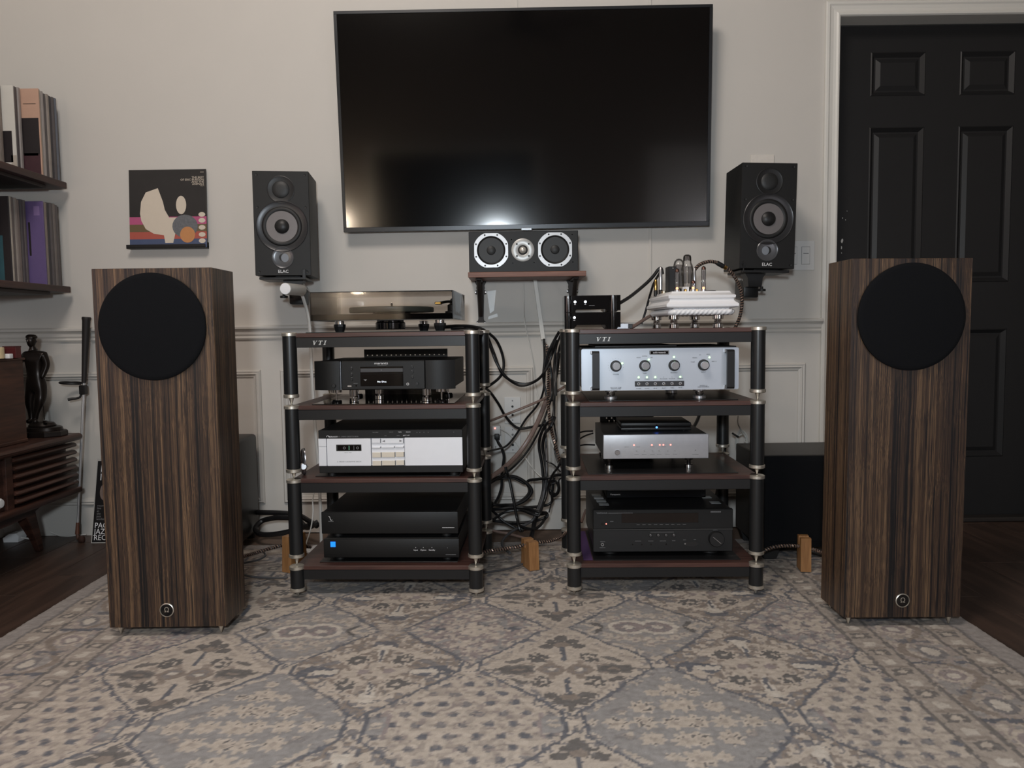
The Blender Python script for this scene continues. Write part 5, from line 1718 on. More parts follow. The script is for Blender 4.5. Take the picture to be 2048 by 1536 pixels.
for i, (tx, yy) in enumerate((('THE BEST', 878), ('OF ERIC BURDON', 897), ('AND THE', 916), ('ANIMALS', 934))):
    x_, z_ = q(1672, yy)
    text(tx, 0.0105, x_, -0.0004, z_, CRP, s_, align='RIGHT', ext=0.0003, sx=1.06)
x_, z_ = q(1672, 949)
text('VOL. II', 0.0052, x_, -0.0004, z_, CRP, s_, align='RIGHT')
x_, z_ = q(1672, 833)
dashes(x_ - 0.014, x_, z_, -0.0004, 0.002, CRP, s_)

# ---- switch plate, blank plate, outlets, raceway, tape
PLT = M('plate_white', lin(206, 205, 203), 0.35, var=0.02)
xa, za = A(1568, 541, 3.012)
xb, zb = A(1630, 481, 3.012)
sw = thing('switch_plate', 'white double switch plate beside the right wall speaker', 'light switch', ((xa + xb) / 2, 3.0165, (za + zb) / 2))
w2, h2 = (xb - xa) / 2, (zb - za) / 2
MB().box(-w2, w2, -0.002, 0.003, -h2, h2, 0.0012).build('plate', PLT, sw)
for xx in (-w2 * 0.42, w2 * 0.42):
    MB().box(xx - 0.0165, xx + 0.0165, -0.0028, -0.001, -0.034, 0.034).build('switch_gap', GREYT, sw)
    r_ = MB().box(xx - 0.0155, xx + 0.0155, -0.0045, -0.001, -0.033, 0.033, 0.001).build('rocker', PLT, sw)
    MB().box(xx - 0.010, xx + 0.010, -0.0062, -0.004, 0.006, 0.009).build('slider', GREYT, r_)
xa, za = A(1502, 335, 3.012)
xb, zb = A(1549, 309, 3.012)
bp = thing('wall_plate', 'pale blank wall plate peeking above the right wall speaker', 'wall plate', ((xa + xb) / 2, 3.0165, (za + zb) / 2 - 0.02))
MB().box(-(xb - xa) / 2, (xb - xa) / 2, -0.002, 0.003, -(zb - za) / 2 - 0.02, (zb - za) / 2 + 0.02, 0.0012).build('plate', M('plate_ivory', lin(212, 206, 198), 0.4), bp)
MB().disc((0, -0.01), 0.003, -0.003, n=12).build('screw', GREYT, bp)


def outlet(px0, py0, px1, py1, label, jacks):
    xa, za = A(px0, py1, 3.012)
    xb, zb = A(px1, py0, 3.012)
    t = thing('outlet_plate', label, 'outlet', ((xa + xb) / 2, 3.0165, (za + zb) / 2), 0, 'white plates on the wall between the racks')
    w2, h2 = (xb - xa) / 2, (zb - za) / 2
    MB().box(-w2, w2, -0.002, 0.003, -h2, h2, 0.0014).build('plate', PLT, t)
    for f_, r_, m_ in jacks:
        MB().disc((0, h2 * f_), r_, -0.0035 if r_ > .003 else -0.0028, 0.003, n=14).build('jack' if r_ > .003 else 'screw', m_, t)
    return t


outlet(1009, 794, 1041, 847, 'upper white cable plate on the wall between the two racks', [(.72, .0026, GREYT), (.28, .0044, BLACKP), (-.36, .0046, BLACKP), (-.76, .0026, GREYT)])
outlet(1010, 853, 1041, 906, 'lower white cable plate on the wall between the two racks', [(.76, .0026, GREYT), (.38, .0046, GREYT), (-.40, .0050, BLACKP), (-.78, .0026, GREYT)])
t = outlet(972, 868, 1003, 904, 'white power outlet behind the left rack, with plugs in it', [(-.78, .0026, GREYT)])
for dx in (-0.008, 0.008):
    MB().box(dx - 0.0012, dx + 0.0012, -0.0032, 0, -0.022, -0.012).build('slot', BLACKG, t)
xa, za = A(964, 871, 2.985)
xb, zb = A(1001, 851, 2.985)
t = thing('power_tap', 'white power tap with a glowing red light behind the left rack', 'power adapter', ((xa + xb) / 2, 2.975, (za + zb) / 2))
MB().box(-(xb - xa) / 2, (xb - xa) / 2, 0, 0.038, -(zb - za) / 2, (zb - za) / 2, 0.004, 2).build('body', PLT, t)
x_, z_ = A(990, 856.5, 2.975)
MB().lathe([(0.0030, 0), (0.0026, 0.0015), (0, 0.002)], (x_ - (xa + xb) / 2, 0, z_ - (za + zb) / 2), (0, -1, 0), n=14).build('pilot_light', LED_R, t)
x_, z_ = A(994, 874, 2.975)
t = thing('power_plug', 'black plug hanging from the white power tap', 'plug', (x_, 2.962, z_))
MB().box(-0.010, 0.010, -0.006, 0.012, -0.008, 0.014, 0.004, 2).build('plug_body', BLACKP, t)
MB().cyl((0, 0.003, -0.008), (0.006, 0.003, -0.028), 0.0055, 0.0035, n=12).build('strain_relief', BLACKP, t)

PW = lambda px, py, Y: (A(px, py, Y)[0], Y, A(px, py, Y)[1])
mb = MB()
a = [A(*p, 3.012) for p in ((1066, 560), (1073, 560), (1090, 678), (1082, 679))]
mb.prism([(p[0], p[1]) for p in a], 2.987, 3.0195)
tag(mb.build('cable_raceway', M('raceway_white', lin(208, 206, 200), 0.45, var=0.03)), 'white cable raceway slanting down below the brown shelf', 'cable cover')
TAPE = GLASS('clear_tape', (0.98, 0.985, 0.99), 0.3, 1.5, 0.9)
for pts, lab in ((((974, 583), (992, 580), (988, 621), (980, 627)), 'long strip of clear tape on the wall by the shelf bracket'),
                 (((977, 633), (994, 627), (996, 633), (976, 639)), 'short strip of clear tape on the wall above the rail')):
    mb = MB()
    mb.prism([A(*p, 3.018) for p in pts], 3.0186, 3.0194)
    tag(mb.build('tape_strip', TAPE), lab, 'tape', 'clear tape strips on the wall')

# ================================================================== left side: record shelves
SPX = -1.722          # front edge of the two shelves


def record_shelf(py_top, py_bot, label, xe):
    zt = A(xe, py_top, 2.98)[1]
    zb = A(xe, py_bot, 2.98)[1]
    X1 = A(xe, py_top, 2.98)[0]
    t = thing('wall_shelf', label, 'shelf', (XL, 0, zb), 0, 'dark wooden record shelves on the left wall')
    MB().box(0.001, X1 - XL, 1.75, 2.985, 0, zt - zb, 0.002).build('board', SHELFW, t)
    MB().box(0.001, X1 - XL - 0.03, 1.80, 2.90, -0.012, 0, 0.001).build('support_rail', M('dark_rail_' + label[:5], lin(30, 18, 16), 0.5), t)
    return zt, X1


RG = [lin(*c) for c in ((150, 140, 132), (112, 104, 100), (176, 166, 154), (90, 84, 84), (132, 120, 112), (64, 62, 66), (160, 152, 148), (104, 108, 118))]
RM = [M('sleeve_paper', c, 0.6, var=0.18, scale=25) for c in RG]
WHS = M('sleeve_white', lin(206, 202, 194), 0.55, var=0.04)
PEACH = M('sleeve_peach', lin(186, 150, 130), 0.55, var=0.06)
PURP = M('sleeve_purple', lin(96, 80, 124), 0.5, var=0.08)
BLKS = M('sleeve_dark', lin(34, 28, 30), 0.5, var=0.2)
TEAL = M('sleeve_teal', lin(48, 84, 92), 0.5, var=0.5, scale=14)
MAROON = M('sleeve_maroon', lin(64, 38, 44), 0.5, var=0.25)


def record(y0, th, z, xf, m, label, group, lean=0.0, hgt=0.305, prints=()):
    t = thing('vinyl_record', label, 'record', (xf, y0, z + 0.0005), 0, group)
    t.rotation_euler = (lean, 0, 0)
    d_ = min(0.285, xf - XL - 0.004)
    MB().box(-d_, 0, -th + 0.0004, -0.0004, 0, hgt, 0.0008).build('sleeve', m, t)
    for nm, m2, a, b_, c, d in prints:      # flat print on the cover that faces the room
        MB().box(-d_ + a * d_, -d_ + b_ * d_, -th, -th + 0.001, c * hgt, d * hgt).build(nm, m2, t)


z1, X1 = record_shelf(364.5, 377.5, 'upper dark record shelf on the left wall', 132)
z2, X2 = record_shelf(573, 585.5, 'lower dark record shelf on the left wall', 140)
GU, GL = 'records on the upper shelf', 'records on the lower shelf'
xf = X1 - 0.016
# from the far end towards the camera: (thickness, material, reach, label, prints)
FAR = ('far end', 'second from the far end', 'third from the far end', 'fourth from the far end', 'fifth from the far end', 'sixth from the far end', 'seventh from the far end')
UP = [(0.0125, RM[(7, 3, 5, 0, 3, 6, 2)[i]], (0, .001, -.002, .002, 0, .003, .003)[i], '%s record, %s of the upper shelf' % (('blue grey', 'dark grey', 'slate', 'light grey', 'grey', 'pale grey', 'cream')[i], FAR[i]), ()) for i in range(7)]
UP += [(0.006, PEACH, 0.010, 'record with peach and black cover on the upper shelf', (('dark_print', BLKS, 0, .985, .24, .66), ('maroon_print', MAROON, 0, .985, 0, .24), ('text_band', RM[7], .78, .96, .225, .255), ('print_line', BLKS, .80, .96, .82, .826))),
       (0.013, RM[6], -0.052, 'pale grey record just in front of the peach cover', ()),
       (0.013, RM[3], -0.054, 'dark grey record just behind the white cover', ()),
       (0.006, WHS, -0.052, 'record with white cover and dark picture on the upper shelf', (('dark_print', BLKS, .80, .955, .12, .48), ('cream_print', RM[2], .93, 1, .02, .2))),
       (0.012, RM[4], -0.092, 'brown grey record just in front of the white cover', ()),
       (0.014, RM[0], -0.090, 'light grey record nearest the frame edge on the upper shelf', ()),
       (0.012, RM[5], -0.088, 'dark record nearest the frame edge on the upper shelf', ()),
       (0.014, RM[6], -0.086, 'pale record beyond the frame edge on the upper shelf', ())]
y = 2.972
for th, m, ex, lab, pr in UP:
    record(y, th, z1, xf + ex, m, lab, GU, 0, 0.308 + random.uniform(-.004, .003), pr)
    y -= th + 0.0045 + random.uniform(0, .001)
LO_ = [(0.0135, RM[(3, 1, 3, 5, 4)[i]], (0, .002, .001, -.002, .002)[i], '%s record, %s of the lower shelf' % (('dark grey', 'grey', 'worn grey', 'slate', 'brown grey')[i], FAR[i]), ()) for i in range(5)]
LO_ += [(0.007, PURP, 0.004, 'record with purple cover on the lower shelf', (('pale_sticker', M('sticker_lilac', lin(124, 104, 148), .5), .88, .955, .83, .94), ('dark_print', BLKS, .80, .825, .35, .75))),
        (0.0125, RM[1], -0.056, 'grey record just in front of the purple cover', ()),
        (0.0125, RM[3], -0.055, 'dark worn record in the middle of the lower shelf', ()),
        (0.0125, RM[4], -0.057, 'brown grey worn record in the middle of the lower shelf', ()),
        (0.0125, RM[0], -0.054, 'light grey record in the middle of the lower shelf', ()),
        (0.0125, RM[1], -0.056, 'grey record next to the cream one on the lower shelf', ()),
        (0.0100, RM[2], -0.052, 'cream record just behind the teal cover', ()),
        (0.006, BLKS, -0.050, 'record with black and teal cover on the lower shelf', (('teal_print', TEAL, .70, .90, .02, .55),)),
        (0.014, RM[5], -0.100, 'dark record just in front of the teal cover', ()),
        (0.014, RM[1], -0.098, 'grey record nearest the frame edge on the lower shelf', ())]
y = 2.966
for th, m, ex, lab, pr in LO_:
    record(y, th, z2, X2 - 0.024 + ex, m, lab, GL, 0, 0.306 + random.uniform(-.004, .002), pr)
    y -= th + 0.0045 + random.uniform(0, .001)

# ================================================================== slatted sideboard
sb = thing('sideboard', 'low walnut sideboard with slatted doors along the left wall', 'sideboard', (XL, 0, ZF))
XF = -1.660 - XL
zo = -ZF
MB().box(0.002, XF - 0.030, 1.60, 2.890, 0.215 + zo, 0.396 + zo, 0.002).build('body', CRED, sb)
MB().prism([(0.002, 0.394 + zo), (XF + 0.014, 0.394 + zo), (XF + 0.024, 0.402 + zo), (XF + 0.026, 0.409 + zo), (XF + 0.022, 0.417 + zo), (XF + 0.014, 0.420 + zo), (0.002, 0.420 + zo)], 1.58, 2.905).build('top', CRED, sb)
MB().box(0.002, XF + 0.018, 1.585, 2.902, 0.196 + zo, 0.216 + zo, 0.004, 2).build('bottom_rail', CRED, sb)
MB().box(XF - 0.032, XF - 0.004, 2.50, 2.535, 0.216 + zo, 0.394 + zo, 0.001).build('stile', CRED, sb)
MB().box(XF - 0.032, XF - 0.016, 2.30, 2.50, 0.216 + zo, 0.394 + zo, 0.001).build('door', CRED, sb)
me_ = None
for i in range(6):
    z = 0.236 + zo + i * 0.0283
    if me_ is None:
        o = MB().tube([(0, 2.537, 0), (0, 2.545, 0), (0, 2.70, 0), (0, 2.893, 0), (0, 2.898, 0)], 0.0092, 10, sx=1.7, rfun=lambda s: 0.0092 if 0.01 < s < 0.99 else 0.006).build('slat', CRED, sb)
        me_ = o.data
    else:
        o = bpy.data.objects.new('slat', me_)
        COL.objects.link(o)
        o.parent = sb
    o.location = (XF - 0.006, 0, z)
MB().prism([(1.85, 0.198 + zo), (2.86, 0.198 + zo), (2.86, 0.170 + zo), (2.79, 0.165 + zo), (2.72, 0.145 + zo), (2.60, 0.140 + zo), (1.85, 0.140 + zo)], XF - 0.11, XF - 0.075, 'YZ').build('apron', CRED, sb)
for y0, dy in ((2.72, 0.085), (1.85, -0.085)):
    for x0 in (XF - 0.10, 0.10):
        lg_ = MB()
        ring = []
        for z, w_, yo in ((0.200, 0.050, 0), (0.14, 0.044, dy * .25), (0.05, 0.028, dy * .8), (0.0, 0.020, dy)):
            ring.append([lg_.bm.verts.new(p) for p in ((x0 - w_ * .5, y0 + yo - w_ * .6, z), (x0 + w_ * .5, y0 + yo - w_ * .6, z), (x0 + w_ * .5, y0 + yo + w_ * .6, z), (x0 - w_ * .5, y0 + yo + w_ * .6, z))])
        for a, b_ in zip(ring, ring[1:]):
            for k_ in range(4):
                lg_.bm.faces.new((a[k_], a[(k_ + 1) % 4], b_[(k_ + 1) % 4], b_[k_]))
        lg_.bm.faces.new(ring[0])
        lg_.bm.faces.new(ring[-1])
        bmesh.ops.bevel(lg_.bm, geom=list(lg_.bm.edges), offset=0.003, segments=1, affect='EDGES')
        lg_.build('leg', CRED, sb)

MB().lathe([(0.016, 0), (0.017, 0.004), (0.013, 0.010), (0, 0.012)], (XF - 0.016, 2.475, 0.246 + zo), (1, 0, 0), n=24).build('door_pull', WHITEP, sb)

# wooden crate with its small things, on the sideboard
ZT = 0.4205
CRT = WOOD('crate_wood', [(0.3, lin(40, 22, 15)), (0.55, lin(58, 33, 23)), (0.8, lin(78, 47, 33))], (3, 3, 40), 0.5)
cr_ = thing('wooden_box', 'plain brown wooden box on the sideboard beside the bronze figure', 'box', (-1.845, 2.46, ZT))
MB().box(-0.145, 0.145, -0.22, 0.220, 0.004, 0.288, 0.003).build('case', CRT, cr_)
MB().box(-0.150, 0.150, -0.225, 0.225, 0.286, 0.294, 0.002).build('lid', CRT, cr_)
MB().box(-0.147, 0.147, -0.222, 0.222, 0.0, 0.012, 0.002).build('plinth', CRT, cr_)
ZB_ = ZT + 0.2945
x_, z_ = A(19, 716, 2.62)
t = thing('red_box', 'small dark red carton standing on the wooden box', 'box', (x_, 2.62, ZB_))
MB().box(-0.022, 0.022, 0, 0.030, 0, 0.040, 0.001).build('carton', M('dark_red_card', lin(84, 26, 28), 0.5), t)
MB().box(-0.0225, 0.0225, -0.0005, 0.0305, 0.036, 0.0405).build('flap', M('deep_red_card', lin(66, 20, 22), 0.5), t)
x_, z_ = A(12, 716, 2.57)
t = thing('white_cube', 'small white block in front of the dark red carton', 'block', (x_, 2.57, ZB_))
MB().box(-0.012, 0.012, 0, 0.020, 0, 0.016, 0.002, 2).build('body', WHITEP, t)
x_, z_ = A(-6, 716, 2.55)
t = thing('candle_jar', 'cream candle jar at the frame edge on the wooden box', 'candle', (x_, 2.55, ZB_))
MB().lathe([(0.020, 0), (0.022, 0.002), (0.022, 0.036), (0.020, 0.038), (0.018, 0.036), (0, 0.034)], n=24).build('jar', M('cream_wax', lin(206, 186, 148), 0.5), t)
MB().cyl((0, 0, 0.033), (0, 0, 0.041), 0.0012, n=6).build('wick', BLACKP, t)


# bronze golfer
def skin(name, verts, edges, radii, mat, parent, levels=2):
    me = bpy.data.meshes.new(name)
    me.from_pydata(verts, edges, [])
    o = bpy.data.objects.new(name, me)
    COL.objects.link(o)
    md = o.modifiers.new('skin', 'SKIN')
    md.use_smooth_shade = True
    lay = me.skin_vertices[0].data
    for i, r in enumerate(radii):
        lay[i].radius = r if isinstance(r, tuple) else (r, r)
    lay[0].use_root = True
    sd = o.modifiers.new('sub', 'SUBSURF')
    sd.levels = sd.render_levels = levels
    dg = bpy.context.evaluated_depsgraph_get()
    m2 = bpy.data.meshes.new_from_object(o.evaluated_get(dg))
    bpy.data.objects.remove(o)
    m2.name = name
    m2.materials.clear()
    m2.materials.append(mat)
    for p in m2.polygons:
        p.use_smooth = True
    o = bpy.data.objects.new(name, m2)
    COL.objects.link(o)
    o.parent = parent
    return o


gx_, gz_ = A(78, 846, 2.825)
gf = thing('bronze_golfer', 'dark bronze golfer figurine leaning on a club, on the sideboard', 'figurine', (gx_, 2.825, ZT))
s1 = 0.00184
bz = 0.052
MB().lathe([(0.074, 0), (0.076, 0.003), (0.076, 0.017), (0.072, 0.021), (0.0, 0.021)], (0.022, 0, 0), n=8, smooth=False, sy=0.8, ph=0.39).build('base', BRONZE, gf)
MB().lathe([(0.064, 0.020), (0.066, 0.022), (0.063, 0.033), (0.055, 0.036), (0, 0.036)], (0.018, 0, 0), n=14, sy=0.8, ph=0.2).build('base_step', BRONZE, gf)
MB().lathe([(0.046, 0.035), (0.048, 0.040), (0.040, 0.050), (0.018, 0.053), (0, 0.053)], (0.012, 0, 0), n=16, sy=0.85).build('ground', BRONZE, gf)
H = lambda px, py, y: ((px - 78) * s1, y, bz + (846 - py) * s1)
V_ = [H(77, 772, 0), H(77, 750, -.002), H(77, 728, -.004), H(78, 712, -.002), H(76, 704, -.003), H(75, 698, -.004), H(74.5, 692, -.005),
      H(60, 712, 0), H(47, 722, .006), H(44, 733, -.004), H(52, 746, -.016),          # viewer's left arm, hand to the hip
      H(95, 712, 0), H(102, 732, -.004), H(97, 752, -.018), H(95, 759, -.022),       # viewer's right arm to the club
      H(66, 780, .004), H(61, 806, .004), H(62, 828, .006), H(62, 843, .004), H(57, 846, -.014),
      H(88, 780, -.004), H(89, 802, -.016), H(79, 826, -.014), H(75, 842, -.014), H(82, 846, -.030)]
E_ = [(0, 1), (1, 2), (2, 3), (3, 4), (4, 5), (5, 6), (3, 7), (7, 8), (8, 9), (9, 10), (3, 11), (11, 12), (12, 13), (13, 14),
      (0, 15), (15, 16), (16, 17), (17, 18), (18, 19), (0, 20), (20, 21), (21, 22), (22, 23), (23, 24)]
R_ = [(.032, .022), (.029, .020), (.034, .022), (.032, .019), .0125, .0110, .0105,
      .016, .0115, .0095, .009, .0165, .0125, .0100, .009,
      .022, .019, .0115, .0100, .011, .022, .019, .0115, .0100, .011]
skin('figure', V_, E_, R_, BRONZE, gf)
hd_ = MB().lathe([(0, -0.0235), (0.0075, -0.0215), (0.0115, -0.0160), (0.0140, -0.0080), (0.0155, 0.0), (0.0152, 0.0080), (0.0125, 0.0160), (0.0070, 0.0205), (0, 0.0220)], H(74, 684, -.006), (0, 0, 1), n=20, sy=1.15)
hd_.tube(spline([(H(73, 0, 0)[0], -0.0235, H(0, 681, 0)[2]), (H(73, 0, 0)[0], -0.0265, H(0, 685, 0)[2]), (H(73, 0, 0)[0], -0.0230, H(0, 687, 0)[2])], 3), 0.0028, 6)
for e_ in (-0.0150, 0.0150):
    hd_.lathe([(0, -0.0045), (0.0030, -0.002), (0.0032, 0.002), (0, 0.0045)], (H(74, 0, 0)[0] + e_, -0.004, H(0, 685, 0)[2]), n=8)
hd_.build('head', BRONZE, gf)
cp = MB().lathe([(0.0158, -0.002), (0.0190, 0.001), (0.0185, 0.007), (0.013, 0.0120), (0, 0.0135)], H(74, 678, -.004), (0.1, -0.10, 1), n=20).build('cap', BRONZE, gf)
MB().prism([H(62, 0, 0)[0:1] + (0.0,) if False else (H(64, 680, 0)[0] + a, b_) for a, b_ in ((0.006, -0.016), (0.009, -0.026), (0.018, -0.029), (0.026, -0.026), (0.029, -0.016))], H(0, 680.5, 0)[2], H(0, 679.5, 0)[2], 'XY').build('cap_brim', BRONZE, cp)
MB().tube([H(95, 757, -.026), H(99.5, 840, -.030)], 0.0016, 6).build('figure_club', BRONZE, gf)
MB().box(*(H(97, 0, 0)[0], H(104, 0, 0)[0]), -0.036, -0.024, bz - 0.002, bz + 0.008, 0.002).build('club_head', BRONZE, gf)

# golf club leaning on the wall, with a black ring clipped to it
gp = lambda px, py, Y: PW(px, py, Y)
gc = thing('golf_club', 'golf club with black grip leaning beside the left tower speaker', 'golf club', (0, 0, 0))
top, g1, sh1, fl = Vector(gp(173, 634, 2.965)), Vector(gp(168, 766, 2.953)), Vector(gp(155.5, 1045, 2.926)), Vector(gp(154.5, 1068, 2.924))
GRIP = M('grip_rubber', lin(28, 24, 24), 0.6, var=0.1, scale=200, bump=0.2)
d = (g1 - top)
MB().lathe([(0.0145, 0), (0.0165, 0.003), (0.0165, 0.008), (0.0148, 0.014), (0.0085, d.length)], top, d, n=20).build('grip', GRIP, gc)
MB().cyl(g1, sh1, 0.0054, 0.0042, n=16).build('shaft', M('polished_steel', lin(214, 214, 216), 0.22, metal=0.6), gc)
MB().cyl(sh1, fl, 0.0062, 0.0080, n=14).build('ferrule', M('copper_ferrule', lin(96, 62, 48), 0.4), gc)
hd = MB().lathe([(0.004, -0.012), (0.012, -0.008), (0.016, 0.0), (0.013, 0.010), (0.006, 0.014)], (fl[0] + 0.020, fl[1] - 0.010, 0.012 + ZF), (1, -0.2, 0), n=14, sx=0.75).build('club_head', M('head_brown', lin(58, 40, 34), 0.45), gc)
MB().tube([fl, (fl[0] + 0.004, fl[1] - 0.002, 0.013 + ZF), (fl[0] + 0.018, fl[1] - 0.009, 0.012 + ZF)], 0.0062, 8).build('neck', M('neck_brown', lin(80, 56, 46), 0.4), gc)
cb = Vector(gp(166.5, 779, 2.951))
hb = MB().box(cb[0] - 0.0105, cb[0] + 0.0125, cb[1] - 0.014, cb[1] + 0.012, cb[2] - 0.019, cb[2] + 0.017, 0.003).build('clip', BLACKP, gc)
rc = Vector(gp(143, 766, 2.945))
pts = [(rc[0] + 0.040 * math.cos(a), rc[1] + 0.040 * math.sin(a) * .9, rc[2] - 0.003 * math.cos(a)) for a in [R(12) + k * R(336) / 26 for k in range(27)]]
MB().tube(pts, 0.0042, 8).build('clip_ring', BLACKP, hb)
MB().tube(spline([gp(163, 785, 2.945), gp(160, 794, 2.942), gp(152, 797, 2.938), gp(145, 797.5, 2.935), gp(136, 799.5, 2.93)]), 0.0042, 8, rfun=lambda s: 0.0034 + 0.0024 * s).build('clip_hook', BLACKP, hb)

# poster leaning on the wall behind the left tower
x0_, z0_ = A(183, 1079, 2.905)
ps = thing('jazz_record', 'black jazz record sleeve with white lettering leaning behind the left tower', 'record', (x0_, 2.900, ZF + 0.0005))
ps.rotation_euler = (R(-13.5), 0, 0)
MB().box(0, 0.300, 0, 0.004, 0, 0.322).build('sleeve_edge', M('sleeve_edge_white', lin(170, 168, 164), 0.5), ps)
MB().box(0.0035, 0.2965, -0.0006, 0.001, 0.0035, 0.314).build('cover', M('cover_black', lin(20, 19, 21), 0.4), ps)
for s_, sz_, z in (('LIVE', 0.036, 0.283), ('IN', 0.036, 0.250), ('PACIFIC', 0.029, 0.066), ('JAZZ', 0.029, 0.043), ('RECORDS', 0.029, 0.020)):
    text(s_, sz_, 0.009 if sz_ < .03 else 0.016, -0.0009, z, WHITET, ps, align='LEFT', sx=0.92)
for i, s_ in enumerate(('recorded', 'live', 'at', 'the', 'jazz', 'workshop')):
    text(s_, 0.0115, 0.014, -0.0009, 0.142 - i * 0.0102, GREYT, ps, align='LEFT')
text('HOLLYWOOD', 0.010, 0.016, -0.0009, 0.268, GREYT, ps, align='LEFT')
MB().prism([(0.040 + 0.020 * math.cos(a), 0.195 + 0.034 * math.sin(a)) for a in [k * 2 * PI / 18 for k in range(18)]], -0.0009, 0.0).build('print_shape', M('print_grey_brown', lin(120, 104, 96), 0.5, var=0.4, scale=40), ps)

# things under the sideboard
x_, y_ = -1.90, 2.93
t = thing('white_adapter', 'white plastic box on the floor under the sideboard', 'box', (A(22, 1074, 2.93)[0], 2.93, ZF))
MB().prism([(-0.030, 0.0), (0.026, 0.0), (0.030, 0.024), (0.018, 0.034), (-0.010, 0.032), (-0.032, 0.016)], 0, 0.05).build('body', WHITEP, t)
MB().tube(spline([(0.028, 0.02, 0.012), (0.050, 0.018, 0.010), (0.072, 0.02, 0.006)]), 0.0035).build('cord_end', CABLEW, t)


LAID = []


def relax(P3, r):
    """let a new cable pass in front of or behind the ones already laid instead of through them"""
    P_ = np.array([tuple(p) for p in P3])
    for _ in range(14):
        push = np.zeros(len(P_))
        for Q_, rq in LAID:
            d = P_[:, None, :] - Q_[None, :, :]
            ds = np.sqrt((d ** 2).sum(-1))
            m = ds.argmin(1)
            dm = ds[np.arange(len(P_)), m]
            need = r + rq + 0.004 - dm
            s = -1.0
            push += np.where(need > 0, s * np.minimum(need, 0.006), 0)
        if not push.any():
            break
        k_ = np.array([1, 2, 3, 4, 3, 2, 1]) / 4.0
        pp = np.convolve(np.pad(push, 3, mode='edge'), k_, mode='valid')
        P_[:, 1] += np.clip(pp, -0.010, 0.010)
    P_[:, 1] = np.minimum(P_[:, 1], 3.012 - r)
    P_[:, 2] = np.maximum(P_[:, 2], r * 0.9)
    LAID.append((P_, r))
    return [Vector(p) for p in P_]


def cable(name, label, pts, r, mat, group=None, k=6, sx=1.0, cat='cable'):
    P3 = spline([PW(*p) for p in pts], k)
    P3 = [Vector((p.x, min(p.y, 3.012 - r), max(p.z, r * 0.9))) for p in P3]
    P3 = relax(P3, r * max(1.0, sx))
    o = MB().tube(P3, r, 8, sx=sx).build(name, mat)
    return tag(o, label, cat, group)


def braided(label, pts, r, group=None, k=40, pitch=0.0085):
    P3 = spline([PW(*p) for p in pts], k)
    P3 = [Vector((p.x, p.y, max(p.z, r * 1.7))) for p in P3]
    LAID.append((np.array([tuple(p) for p in P3[::6]]), r * 1.75))
    L_ = 0
    A_, B_ = [], []
    for i, p in enumerate(P3):
        if i:
            L_ += (p - P3[i - 1]).length
        tn = (P3[min(i + 1, len(P3) - 1)] - P3[max(i - 1, 0)]).normalized()
        u_ = tn.cross(Vector((0, 0, 1)))
        u_ = u_.normalized() if u_.length > .05 else tn.cross(Vector((1, 0, 0))).normalized()
        v_ = tn.cross(u_)
        a = L_ / pitch * 2 * PI
        off = (u_ * math.cos(a) + v_ * math.sin(a)) * r * 0.75
        A_.append(p + off)
        B_.append(p - off)
    t = thing('speaker_cable', label, 'cable', (0, 0, 0), 0, group)
    MB().tube(A_, r, 7).build('copper_strand', COPPER, t)
    MB().tube(B_, r, 7).build('black_strand', CABLE, t)
    return t


cable('white_wire', 'thin white cord along the wall foot beside the golf club', [(100, 1064, 2.985), (118, 1071, 2.985), (136, 1073, 2.98), (150, 1071, 2.985), (172, 1069, 2.99)], 0.0022, CABLEW)

# ================================================================== white lamp behind the left rack
hc_, hz_ = A(570.5, 577.5, 2.56)
lp = thing('tube_lamp', 'white tube headed floor lamp curving behind the left rack', 'lamp', (A(640, 1000, 2.735)[0], 2.735, 0.001))
lx, ly, lz = lp.location
hd0 = Vector((hc_ - lx, 2.56 - ly, hz_ - lz))
hd1 = Vector((A(606, 581, 2.72)[0] - lx, 2.70 - ly, A(606, 581, 2.72)[1] - lz))
MB().lathe([(0.0185, 0), (0.0195, 0.001), (0.0195, (hd1 - hd0).length - 0.003), (0.0175, (hd1 - hd0).length)], hd0, hd1 - hd0, n=32).build('lamp_head', M('lamp_grey_white', lin(190, 188, 184), 0.4), lp)
MB().lathe([(0.0178, -0.0006), (0.0, -0.0010)], hd0, hd1 - hd0, n=32).build('lamp_cap', WHITEL, lp)
arm_pts = [(596, 577, 2.715), (604, 590, 2.725), (612, 615, 2.735), (618, 645, 2.735), (621, 690, 2.735), (624, 760, 2.735), (629, 840, 2.735), (636, 930, 2.735), (640, 1000, 2.735)]
ap = [Vector(PW(*p)) - lp.location for p in arm_pts]
ap.append(Vector((0, 0, 0.008)))
MB().tube(spline(ap, 5), 0.0048, 10, sx=1.5).build('stem', M('stem_white', lin(196, 194, 190), 0.4), lp)
MB().lathe([(0.052, 0), (0.055, 0.002), (0.055, 0.008), (0.050, 0.010), (0, 0.011)], n=32).build('base', WHITEP, lp)
cable('white_wire', 'thin white cord hanging beside the lower left rack post', [(629, 978, 2.70), (625.5, 1000, 2.69), (626, 1025, 2.68), (622, 1055, 2.66), (613, 1085, 2.64), (606, 1105, 2.62), (594, 1117, 2.60)], 0.0024, CABLEW)

